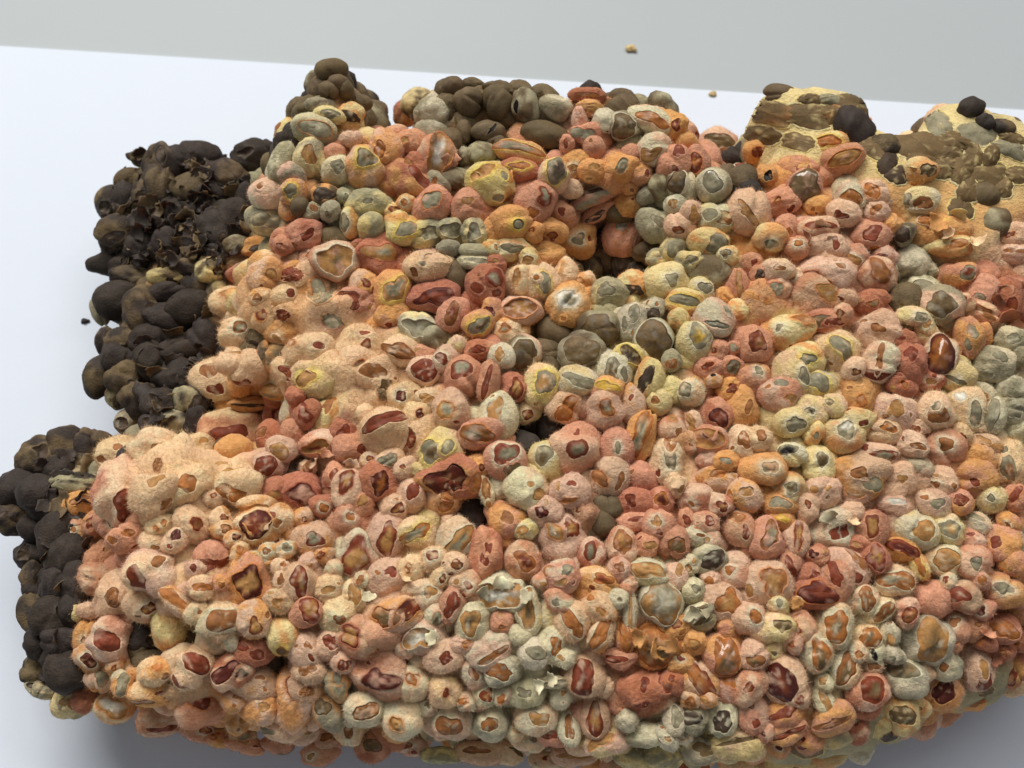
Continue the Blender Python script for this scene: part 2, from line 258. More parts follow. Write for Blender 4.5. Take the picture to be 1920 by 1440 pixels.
# Beans read off the photograph, tile by tile: (origin x, origin y, scale) then one bean per line:
# u v rx ry angle skin [flesh,u,v,a,b,angle[,halo[,h]]] ...   (u, v, radii in tile pixels; h = hollow)
TILES = [
(0, 0, 3, '''
1760 730 128 92 15 WG g,1760,720,62,45,15,o
1745 900 98 122 -15 GY t,1740,880,40,45,0
1595 920 68 112 25 GW
1480 1000 58 88 25 G
1640 985 72 66 0 GK
1850 640 88 56 10 Y g,1850,640,40,22,10
1885 865 66 62 0 P
1895 960 80 88 0 W g,1900,940,28,30,0
1530 1095 108 86 0 KW
1645 1085 72 80 20 KO g,1630,1080,36,38,20,y
1685 1165 56 60 0 B
1840 1100 82 60 10 BO b,1820,1090,50,34,0
1525 1255 126 88 10 YG g,1500,1240,78,42,8
1705 1330 108 98 -15 PR r,1725,1325,36,24,-20
1875 1345 84 66 0 B
1470 1400 98 62 0 O b,1440,1400,40,26,0
1870 390 84 60 0 B
1840 510 58 50 0 B
1900 470 56 48 0 B
1735 610 62 36 -8 B
1780 590 60 40 0 GB
'''),
(640, 0, 3, '''
60 390 70 58 0 B
150 470 92 64 10 BD
20 500 50 58 0 B
205 560 72 58 0 B k,246,592,22,34,10
110 575 60 40 20 B
60 640 70 60 20 YO b,40,700,60,54,0
200 690 80 60 10 BD
340 520 90 70 -20 RO
470 480 84 38 -10 O
450 600 112 96 -10 BY
515 640 92 80 0 GW
625 412 46 52 -15 O t,622,408,30,38,0
630 485 62 58 0 B
735 475 58 36 0 B
715 575 82 84 0 B
880 575 82 88 -15 B
830 490 42 28 0 B
1040 600 74 106 -15 BG k,988,602,18,28,0
1000 515 58 28 10 B
1200 600 102 72 12 GW
820 742 88 62 -12 B k,850,725,6,42,30
870 803 56 46 0 B
620 795 62 70 0 B
690 745 42 62 0 B
790 865 92 70 0 BG
700 885 60 60 0 BG
1150 762 135 72 4 B
1100 525 36 24 0 B
1390 542 98 46 4 R t,1400,535,50,14,4,r
1405 610 82 52 4 PO t,1400,605,62,30,-8,r
1545 632 70 74 0 B
1605 718 92 84 25 GB n,1605,712,66,60,25,w
1485 690 68 72 0 W
1730 672 112 74 14 KW o,1760,665,62,34,20
1880 700 68 72 0 O r,1885,700,26,30,0
1375 765 92 70 0 P g,1360,755,52,36,0,r
1270 812 42 50 0 P r,1260,815,14,26,0
1420 835 70 66 0 P
1342 680 48 82 -10 PK
1750 835 104 84 -12 KW t,1740,860,48,30,-20 g,1640,870,16,18,0
1620 880 62 62 0 P
1560 945 112 98 -10 O g,1578,930,24,34,20
1692 972 72 66 0 OP r,1720,975,15,17,0
1870 905 98 102 0 P r,1895,850,28,40,10
1000 865 128 76 10 PO og,1000,830,92,30,10,y
990 962 100 68 5 R o,1000,930,46,22,5,y
1200 985 96 102 25 K gb,1215,945,58,58,30,y
862 1035 134 122 0 OY t,800,960,50,64,30,y,h g,925,985,22,34,10,y g,885,1105,28,18,0
545 865 112 128 15 PK tw,545,870,62,96,15,o,h
400 800 84 62 0 P t,350,785,26,20,0,o
370 1005 152 118 12 RO r,440,985,40,62,-25
432 950 64 80 -15 R t,385,930,30,20,10,r
645 1010 92 72 0 BG
130 955 116 112 0 KO gn,142,890,52,44,0,y
60 790 62 52 0 K
150 1145 132 84 0 YG g,150,1130,24,18,0
500 1158 115 102 0 P g,510,1130,42,46,10,o
725 1170 116 106 0 P t,712,1130,32,20,0
1110 1130 116 122 20 P rg,1150,1105,36,48,-15,r
1245 1200 75 72 0 P r,1240,1188,18,22,0
950 1255 116 96 0 O g,992,1265,24,26,0,y
1330 1352 136 102 0 O g,1340,1346,30,34,0,w
1160 1420 102 62 0 O
350 1278 106 92 0 OY g,362,1282,42,36,0,y
160 1275 95 92 0 YG
480 1302 88 74 -10 YG g,485,1310,58,34,-5,,h
605 1288 76 66 0 YG g,605,1292,46,36,0,,h
750 1312 82 80 0 GY g,740,1310,34,44,0,,h
845 1300 52 82 0 O
595 1400 72 50 0 G
760 1412 102 40 0 G
955 1400 102 60 0 YO g,965,1400,44,26,0,w
40 1255 64 98 0 OY g,15,1255,34,34,0,w
1400 1120 132 46 -22 PG b,1385,1090,66,20,-12
1455 1185 108 48 -35 P a,1505,1122,20,20,0,o b,1430,1220,44,26,-20
1560 1195 90 66 0 B
1625 1150 72 72 0 O
1580 1335 102 110 -10 P g,1580,1275,32,34,0,o o,1660,1345,22,30,0
1772 1275 112 98 25 WG g,1800,1240,58,28,35
1872 1400 82 80 0 YG g,1880,1395,46,42,0
1800 1050 62 74 0 BG
1880 1030 78 84 0 BW n,1885,1030,46,48,0
1705 1420 62 60 0 B
'''),
(1280, 0, 3, '''
420 515 52 30 0 BG
562 542 104 56 10 B
960 722 98 118 -10 D
1080 705 44 72 0 D
820 815 102 62 -8 OY o,800,800,64,36,0,y
430 855 82 72 0 O r,430,860,34,32,0,o
370 980 54 66 0 O r,365,975,28,48,-10,,h
480 1000 56 62 0 O k,478,985,28,26,0,,h
640 955 110 72 0 PO
690 1045 92 100 15 P n,700,1050,76,86,15
890 905 112 88 -20 P t,895,895,64,38,-25,o
205 820 112 92 0 KP n,200,790,70,36,5
75 905 72 84 0 P ro,70,905,40,46,-10,o
165 1050 92 98 0 GW g,170,1030,52,40,0,w
30 1080 52 102 0 WG
380 1192 122 116 20 K t,360,1190,22,66,-35
50 1190 62 64 0 K t,70,1200,28,34,0
180 1235 112 92 0 YW a,240,1230,42,40,0 g,150,1210,36,30,0
150 1365 112 84 0 YO g,200,1380,56,46,0
480 1345 106 96 0 YO g,500,1370,32,24,20,w
582 1290 62 92 0 P
760 1290 112 72 0 PK ra,790,1260,66,26,-10,o
800 1385 148 78 0 K r,850,1360,12,46,0
1060 1335 106 92 0 P r,1065,1310,48,34,-20
940 1115 78 80 0 WK o,948,1115,54,48,0,w
1070 1080 78 74 0 K o,1065,1068,40,34,0,o
1090 1185 72 60 0 K o,1085,1175,36,22,-20
760 1165 82 72 0 O
900 1205 92 60 20 K r,890,1210,36,20,30
1160 1265 58 58 0 O
1330 970 92 72 -20 YO n,1370,960,36,30,0
1330 1135 102 78 10 WY g,1270,1130,36,30,0 a,1350,1140,40,34,0
1240 1315 72 72 0 GB b,1235,1320,50,50,0
1440 1290 160 92 -8 O o,1400,1250,58,26,0,y
1500 1385 122 62 0 OY o,1540,1370,30,34,0
1280 1035 106 44 -30 O
1690 1110 98 82 0 B
1755 1255 100 92 0 BG
1880 1320 90 62 -10 K
1880 1420 92 50 0 K a,1870,1410,46,14,0
1470 622 72 45 0 D
1605 622 66 64 0 D
1690 690 58 50 0 D
1795 722 72 58 0 BD
'''),
(0, 480, 3, '''
1352 100 82 62 0 PR o,1380,95,40,22,0,r
1322 272 124 96 0 C t,1300,208,52,16,5,o
1352 432 124 92 0 C
1245 690 132 112 10 C a,1188,645,40,38,10 r,1230,735,30,22,-15
1400 632 112 106 -5 C r,1370,715,50,26,-30
1310 590 110 84 5 C t,1372,548,70,10,8
1600 232 112 92 0 CO r,1632,212,20,22,20
1780 232 104 116 0 CO g,1800,195,42,66,12,r
1652 100 108 76 0 OP g,1640,95,78,32,-18,r
1852 405 114 94 0 CK g,1862,368,52,34,6,r
1600 422 104 82 0 CO r,1610,320,40,22,20
1742 542 132 112 0 C a,1645,485,22,24,0,o
1605 642 102 82 0 C r,1622,650,48,26,15
1782 702 132 102 -10 CY t,1718,688,60,34,-30,y
1860 890 86 132 20 OY a,1850,810,40,66,30 t,1905,920,20,50,10,w
1562 900 84 80 0 R rp,1570,905,50,46,0,r
1722 882 82 76 0 R rp,1700,880,34,60,-30,r
1302 1032 192 132 0 PC r,1290,1015,92,80,25
1642 985 62 72 0 P
700 1125 134 112 0 C a,770,1055,28,24,0 a,600,1140,22,18,20 a,632,1180,16,14,0
900 1105 154 132 0 C a,912,1090,58,40,5 a,888,1172,24,32,0
1050 1252 142 132 0 C o,1040,1270,52,38,10
682 1335 164 192 -8 PC r,705,1410,66,98,15
902 1355 144 142 0 C a,945,1395,48,26,-30
1332 1290 154 122 0 C t,1290,1185,62,24,5 o,1288,1332,88,36,8
1502 1192 82 82 0 K r,1490,1195,54,56,30
1582 1092 82 72 0 K t,1570,1090,38,50,-25
1692 1330 122 112 0 R dp,1720,1345,66,60,0,r
1802 1062 104 82 0 PK tr,1780,1085,60,32,-20,o,h
1732 1192 44 42 0 C a,1732,1192,20,24,0,o
462 1400 92 66 -10 O a,450,1370,40,20,-20
1880 1225 66 72 0 P r,1890,1230,26,30,0
1450 1402 102 62 0 CO t,1450,1420,50,22,-10
1392 830 104 42 0 O b,1400,840,56,14,5
1552 762 82 50 0 OW g,1520,790,36,14,0
1480 560 40 90 10 OB
'''),
(640, 480, 3, '''
-35 30 132 112 10 PK tn,-30,20,84,60,10,w,h
235 10 142 122 0 R tg,240,-20,76,46,-5,r
492 60 132 86 -5 CK a,420,86,20,24,-20 g,462,45,12,14,0 a,545,10,44,34,20,,h
652 112 72 102 -10 B
752 30 112 52 5 GW g,760,20,62,22,5
820 165 112 122 0 R rg,858,122,48,44,20,r
1000 140 62 82 0 C t,985,120,22,40,10,o,h
1102 152 112 112 0 C g,1145,150,36,46,-10,y o,1100,125,14,14,0
1252 102 82 82 0 OC
1150 20 84 44 0 O
1270 290 116 132 10 O wg,1275,245,62,52,25,w
995 312 118 92 0 KO at,1002,290,74,46,-5,o,h
952 425 112 90 0 OC
515 232 142 100 -10 R dr,502,232,88,46,-15
290 202 102 112 20 O tg,300,190,48,66,30,y
282 325 104 76 0 OP
122 172 92 88 0 KO
100 255 102 80 0 P r,60,245,60,36,20
630 332 92 112 15 P ar,622,322,42,56,20
772 392 92 82 -15 PO gn,785,390,58,34,-25,y
440 412 118 84 22 GY g,430,405,86,44,22,w,h
525 465 84 80 20 BG
652 502 52 52 0 YK
772 532 86 62 0 RP r,768,522,36,22,0
1190 440 104 92 12 B
1022 552 100 102 10 BK n,1035,545,70,66,20,w
900 562 72 76 0 W t,890,550,26,34,0
1340 542 126 116 10 GB n,1350,535,84,68,10
1450 412 116 102 10 BG n,1450,410,86,70,10
1500 222 96 90 10 GY g,1480,190,40,34,0
1640 165 90 88 0 OY b,1640,205,52,44,15
1630 372 84 126 12 WG g,1650,320,34,46,20 g,1600,385,22,26,0
1752 302 82 72 0 WG b,1745,330,40,34,0
1832 152 112 102 0 Y g,1872,128,46,34,15,w
1760 482 116 118 -30 BG n,1765,475,86,92,-30,w
1620 575 92 82 20 Y nb,1625,560,62,40,25,y,h
1540 652 86 102 -20 W gn,1530,640,40,60,10,w g,1590,660,22,34,0
1310 692 116 84 10 YW g,1330,690,72,34,20,w
1110 742 102 132 0 CY gt,1135,700,56,52,10,y
970 752 92 96 -10 R rt,990,735,46,66,15
820 712 62 112 10 P r,815,705,26,62,15
680 692 112 112 0 P rg,668,640,72,40,-10
482 642 92 88 0 K r,470,640,66,50,15
452 560 102 58 0 P
200 662 124 122 0 C a,190,645,82,36,10 n,250,730,40,46,0 a,300,690,11,10,0
312 532 114 76 15 C a,312,530,88,36,25,o
90 502 154 120 0 C
60 652 124 122 0 C
270 982 154 132 -12 C r,260,935,96,26,-25 r,375,1020,34,56,10
620 872 102 108 0 CK tg,592,862,46,44,0,o
490 802 72 60 0 C t,480,800,40,26,10
870 882 106 132 10 W t,862,865,46,66,-15,w o,870,970,18,20,0 a,848,790,14,12,0
1260 842 122 112 0 K o,1268,862,46,56,35,o
1482 872 116 112 0 K ag,1492,852,40,48,-30,o
1492 742 96 70 5 OP y,1490,730,60,20,15,y
1740 692 76 112 15 YO b,1712,700,36,54,30
1640 832 72 112 0 OK
1862 762 62 84 0 Y
560 1110 122 132 20 YC gn,515,1095,72,54,-30,y g,600,1070,26,44,25,y
770 1002 122 92 0 KP ag,768,1002,68,42,10,o
920 1172 98 114 -15 P rg,925,1120,62,44,-35,w n,965,1220,48,44,0
1150 1162 98 128 0 Y gn,1135,1135,44,46,20,w
1330 1082 152 152 0 KP r,1325,985,16,26,20 rg,1335,1080,46,44,0
1560 1082 92 112 0 P g,1557,1082,18,28,-10,w
1680 1022 84 132 15 O og,1680,1010,46,84,15,o
1862 982 82 90 0 PK t,1860,890,20,34,-20,o
1832 1152 92 122 0 C g,1850,1150,34,46,-10,w o,1865,1000,40,50,20
1500 1252 122 112 -15 K a,1448,1245,32,62,-25,o a,1575,1260,22,46,10
1690 1242 92 92 0 P
1050 1322 116 108 10 KW t,1118,1340,44,34,10 t,1060,1285,18,16,20
1290 1332 106 102 0 K t,1230,1300,16,20,20 o,1275,1370,48,10,-15,o
820 1332 52 92 -12 W at,815,1300,34,46,-10,o t,830,1400,22,18,0
620 1240 152 122 0 OR dr,610,1260,92,66,-10 o,730,1270,28,44,10,o
592 1370 84 80 0 KO o,592,1362,50,56,0
400 1332 92 102 10 K r,395,1320,32,62,25
220 1272 112 112 0 R do,230,1280,56,60,0
40 1312 88 120 15 K rt,30,1260,40,60,20,r
270 1152 92 72 0 CK g,262,1150,52,36,15
60 1082 112 80 0 P r,110,1090,20,30,-30
20 992 82 82 0 R r,20,1000,34,40,0
770 1172 72 72 0 O
1490 1412 102 72 0 B
1662 1392 102 84 0 R r,1630,1380,26,32,0
1802 1372 78 76 0 RP od,1800,1360,44,40,-15
1882 1280 62 72 0 C t,1905,1280,20,30,0
110 1392 82 72 0 P t,120,1380,26,34,20
600 1500 40 40 0 K
'''),
(1280, 480, 3, '''
20 262 112 72 5 YO g,10,250,62,30,10,y
160 102 112 92 5 BG
100 195 76 72 20 WY g,130,180,34,28,50
240 232 64 56 0 O
310 312 60 60 0 OY
170 362 106 98 10 WK g,190,378,54,13,14 g,240,320,14,32,-30
60 482 96 116 0 Y gy,95,450,46,66,-20,w
320 162 54 92 -10 P t,320,165,26,50,-5,o
432 112 58 62 0 P b,440,110,24,34,-15
532 92 92 72 0 CK a,535,72,22,12,15
532 192 82 80 0 KP g,532,185,34,34,0,o
432 262 112 88 0 OK
790 110 162 110 0 K r,740,140,66,46,15,o a,858,70,26,12,10
762 215 142 106 5 KP t,820,190,46,60,-30,o
1080 112 116 106 0 PK a,1115,85,46,76,-15,r
1050 252 108 72 0 R
1330 192 112 92 -15 GW g,1320,190,70,48,-20,w
1450 282 116 102 15 GK n,1450,280,66,50,15
1550 110 112 82 0 PO gr,1600,95,34,40,10
1690 202 92 92 0 P g,1672,232,26,26,0
1822 262 84 150 10 R ro,1830,330,50,60,10
1862 150 72 42 10 PR
1282 332 82 52 15 CY g,1330,340,26,24,30,w
1662 322 102 64 25 CP a,1690,315,56,24,40,o
580 432 136 110 -10 OY g,548,402,16,20,10,w a,662,368,42,28,10,o
790 372 122 74 -8 PR n,768,372,52,46,10 r,855,372,40,26,0
390 502 126 108 15 P ra,420,485,42,58,-10
860 542 122 110 25 C g,905,522,40,70,-25,y
672 572 106 86 10 OY g,696,582,30,26,10,y
1080 422 132 122 0 K a,1105,398,46,32,35
1110 602 106 116 8 KW a,1105,570,22,66,8 r,1110,670,80,22,10
1280 602 90 118 0 R r,1285,545,34,46,20
1440 562 102 122 15 RK do,1445,560,82,98,15,w
1610 482 92 122 -10 PO g,1622,442,30,26,0 g,1605,500,20,24,0
1750 622 112 112 0 WG g,1790,560,42,30,20 g,1720,680,26,18,0
1852 482 82 72 0 WG g,1860,465,32,26,0
1882 560 60 66 0 G
1840 732 82 62 0 GW
290 522 44 40 -20 P g,290,520,20,20,0,o
268 622 78 62 -20 P gn,290,628,34,36,-20,o
152 640 82 72 0 P
170 702 50 46 0 KO k,165,665,20,14,30
390 692 108 102 0 PO g,430,645,22,30,0,w
620 672 108 122 15 YC g,682,675,28,46,-20,w
780 716 96 86 10 WY g,782,718,66,52,15,y
540 782 116 90 10 PK g,550,722,28,24,0 t,606,800,22,18,0,o
50 772 76 78 0 CW g,20,755,38,30,20,w
330 862 106 118 10 O a,378,845,26,38,10
190 902 92 88 20 RP dr,205,905,58,38,35
985 772 110 122 -20 O
970 935 112 92 -15 OY
890 1002 116 118 10 YO gw,920,955,50,54,10,w
720 866 96 86 5 YC gb,722,870,26,22,0,w
600 942 96 90 15 Y g,630,945,44,38,20,w
742 1000 54 72 10 YO g,745,1015,16,18,0
1180 892 132 112 0 KC t,1205,860,34,44,-20 a,1140,900,14,12,0 a,1280,895,12,12,0
1420 872 112 112 0 C a,1450,900,62,40,20 g,1425,845,18,20,0
1570 852 102 122 -15 C g,1640,875,34,52,10,w w,1570,790,34,22,30
1720 892 90 112 -10 W g,1735,905,34,60,15
1550 690 102 82 15 YW g,1550,705,52,14,25
1850 862 92 92 0 WG g,1850,815,16,16,0 g,1880,880,34,30,0
1880 980 70 60 0 W
140 1032 98 82 5 PK ta,140,1030,76,54,5,o,h
60 942 52 72 -25 K t,45,935,20,42,-15,o
330 1062 92 92 0 C a,350,1040,34,46,10 a,280,1080,14,10,0
430 1030 76 82 0 C a,440,1010,24,32,-10
600 1112 96 78 10 YW gk,590,1090,54,32,-20,w
770 1172 100 108 -15 Y gn,788,1140,36,44,-15,w
440 1202 118 102 0 O gn,485,1190,36,26,-10,w
600 1312 100 96 15 YO gn,608,1308,42,28,0,w
530 1392 108 82 0 O g,540,1380,50,30,15
240 1162 82 62 0 O g,240,1155,22,16,0,o
200 1252 112 82 0 OK
340 1352 96 98 0 KO t,362,1325,34,22,10
80 1382 104 84 0 RK
790 1332 102 82 -15 K t,815,1305,16,16,0
972 1342 78 62 15 K t,960,1330,40,26,20,o
1010 1232 152 120 15 OK an,1000,1225,36,32,20 g,1085,1290,52,44,10
1080 1112 132 80 15 K rg,1135,1120,56,32,20
1110 992 92 62 10 CK o,1150,970,34,22,25
1290 1062 92 72 25 K a,1320,1070,40,16,20
1330 1190 84 62 20 WK
1232 1252 86 102 -10 K t,1235,1260,30,26,0
1460 1092 116 112 0 P
1642 1132 92 82 30 O
1680 1062 112 60 15 OK
1620 1262 122 122 20 OP r,1650,1275,34,20,20 t,1640,1325,44,16,10
1830 1142 102 142 -10 C ga,1830,1200,42,58,-10 g,1815,1080,24,20,0
1740 1362 78 78 0 YC g,1738,1362,16,18,0,w
1870 1362 62 72 20 P r,1880,1330,24,44,40,o
1190 1392 102 62 10 K w,1200,1380,40,20,0
1400 1382 102 82 15 KC g,1430,1390,34,26,0
1440 1262 92 80 20 K
1640 950 70 50 10 C
1690 440 50 60 0 PO
'''),
(0, 960, 3, '''
430 110 66 88 -10 OP
590 262 124 98 20 P
540 372 102 102 0 PK
640 472 152 122 -8 K a,632,480,34,52,-35
870 342 154 124 0 CK r,788,390,34,72,-15 a,882,282,28,36,30
502 556 72 56 0 K
430 560 42 62 -20 Y
650 712 132 132 0 PK r,610,720,66,42,30
490 700 72 92 0 O
940 662 92 132 -5 YO
1000 502 122 62 35 OK o,965,475,112,36,32
1200 232 92 82 0 P r,1212,290,78,24,-10
1132 422 82 62 0 KC o,1142,420,44,28,15
1400 382 132 152 0 OP dt,1400,400,98,72,10,o
1440 272 82 52 0 WO g,1440,270,50,16,0
1240 602 132 112 0 WC a,1250,612,82,62,-15,w
1432 602 92 112 0 OK rt,1436,645,36,48,15
1430 92 132 112 0 OC dr,1430,70,72,82,15
1760 142 112 102 0 KO rg,1765,150,42,34,-15
1690 392 92 104 0 K rt,1690,390,42,62,-10
1580 382 42 52 0 KC a,1580,380,18,28,0
1720 552 104 92 0 P rt,1735,552,48,56,0
1600 692 96 112 0 YO an,1592,810,34,46,0,y
1850 742 92 92 0 K r,1862,730,56,36,20
1400 782 112 88 10 R r,1350,755,50,26,35 r,1440,800,42,24,20
1320 892 124 104 -8 RK d,1295,900,70,44,-20 g,1360,915,30,24,20
1080 882 134 134 0 C r,1092,855,72,38,30 r,1010,972,60,26,35
880 892 102 72 -10 CO
572 932 86 82 0 OK g,572,930,30,36,0
690 962 60 72 0 WO g,690,965,30,42,10
650 1092 102 82 0 CO tw,632,1100,62,44,20,o
880 1002 132 82 -10 CO a,800,1080,62,22,-25
905 1165 162 98 -10 PK r,920,1225,82,20,-5
1150 1102 142 112 -8 PK
1430 962 132 112 0 KO
1470 1102 102 82 0 OK t,1480,1100,26,22,0
1650 1052 122 152 0 OK
1850 1102 102 112 0 GO n,1820,1100,42,34,0
1740 892 92 72 0 K a,1722,888,44,24,5
1340 1192 82 72 0 CO t,1370,1165,26,22,0
400 1082 82 62 10 GY t,400,1070,50,34,0
240 1005 62 44 10 GY
480 1045 66 66 0 R
1120 1232 102 60 10 P
1230 1272 82 56 15 PO
1390 1312 112 52 5 P
1562 1312 92 46 5 BP
1790 1362 112 56 -5 P
1600 1212 122 66 10 K g,1360,1250,36,24,0
1370 1260 72 50 5 CK g,1365,1255,40,26,0,o
1840 432 82 80 0 C t,1840,440,30,22,0
1840 1282 92 62 -10 PK
1700 1250 82 56 0 K
560 700 60 70 0 OP
'''),
(640, 960, 3, '''
70 242 122 134 0 KW rt,70,250,66,82,10,r
260 132 94 122 8 K rt,265,150,48,86,10
430 112 112 88 -22 YC og,430,110,82,34,-35,y
660 152 112 108 -35 WC tg,675,160,96,56,-45,w
820 232 96 154 0 PR r,828,200,26,24,0 r,800,265,32,20,20
930 62 104 100 20 OP
1030 272 112 98 10 PK or,1035,275,66,46,20
1040 102 76 60 -10 YW t,1015,105,30,26,0
1250 142 132 122 0 K rt,1295,95,60,56,-30 tg,1195,110,34,48,-25,o
1410 232 76 86 0 RK rg,1400,222,46,44,10
1460 62 84 72 0 B
1570 202 90 106 0 PK at,1580,170,52,56,0
1712 192 82 82 0 P
1650 52 102 50 0 P r,1660,40,36,18,0
1862 182 82 92 10 P an,1890,190,46,40,10
1720 340 118 74 8 YW t,1722,325,92,40,8,w
1450 392 132 82 5 CO or,1475,375,50,34,15
1250 352 102 90 0 WP g,1270,330,30,26,0 o,1180,335,32,22,0 t,1240,390,24,16,0
1872 372 68 82 0 K t,1900,330,20,40,20
1790 532 122 118 10 W tg,1800,525,106,92,10,w
1630 542 42 112 0 W t,1625,550,20,70,0
1300 622 94 104 25 C o,1320,650,34,98,-30,w
1460 690 66 100 35 OC o,1455,695,40,96,32,w
1595 682 62 112 -5 OP o,1590,690,46,96,-8,o
1760 762 132 118 0 O on,1755,770,112,98,5,o
1895 752 52 72 0 O o,1890,750,40,60,-20
900 472 142 112 -5 W tw,880,470,104,74,0,w,h
1050 552 82 124 5 WY tn,1040,545,56,92,8,w,h
720 612 96 106 0 W tn,715,610,52,58,0
620 522 64 102 25 KP r,625,530,40,52,35
910 622 72 76 0 P
320 572 154 100 -12 OK an,262,590,54,48,0,o dr,395,545,44,76,25,o
250 372 112 92 -20 K r,272,340,26,26,0
400 322 76 76 0 C a,378,315,14,24,10,o
60 472 76 92 0 WC t,70,480,40,60,0,,h
130 692 132 112 0 PK rt,62,695,42,50,-20,r a,200,815,26,18,-20,o
470 702 112 102 0 WK tw,440,710,72,46,-20,,h
580 802 112 92 -10 K r,590,822,32,34,0
840 762 122 90 -18 WK a,872,800,62,24,-30
1180 732 92 102 20 W o,1212,760,36,54,-30,w
1080 782 86 88 15 W g,1100,790,52,32,15
200 902 152 132 0 PK dp,200,945,82,56,15,d
740 902 84 112 -15 KW a,750,920,28,36,-20
910 882 112 92 8 GW a,900,905,72,38,5,w
1360 922 116 122 0 K rd,1358,932,66,72,20
1030 1012 112 82 15 W g,1030,1020,36,34,0
1190 960 82 38 -5 W g,1190,965,52,18,-5,,h
130 1092 112 102 0 CW a,130,1120,62,34,-10
340 1132 122 120 0 WC t,320,1180,34,24,20,o
580 992 96 98 0 CK
600 1182 132 122 0 WK a,610,1215,82,46,10
840 1172 118 102 0 WG a,830,1200,46,36,15
1100 1152 132 108 15 WC t,1115,1165,52,36,15
1180 1252 76 64 0 P r,1180,1248,46,32,-10
1280 1202 60 92 -10 W a,1285,1215,30,40,-10
1430 1152 82 112 0 KP rt,1425,1175,42,62,-5
1500 1282 142 88 -22 YK t,1448,1288,66,26,-30,o
1700 1002 152 142 0 R rd,1710,960,22,60,0 r,1810,960,32,52,0 r,1700,1095,40,24,0
1560 1082 72 72 0 P
180 1312 112 108 0 RP n,170,1310,44,34,0
320 1252 82 52 20 O
400 1312 102 62 15 PK
560 1372 104 44 5 GY
760 1352 132 62 5 KC a,750,1340,46,24,10
900 1352 122 60 15 C n,1000,1350,50,16,10
1310 1372 122 58 0 K t,1320,1370,72,20,-5
1140 1400 90 50 0 WK
1700 1250 122 70 0 GW
1880 1160 62 82 0 W g,1890,1150,34,46,0
1560 822 102 60 0 P r,1550,830,46,22,15
1800 1380 110 60 0 GY
1640 1390 110 60 10 YG
'''),
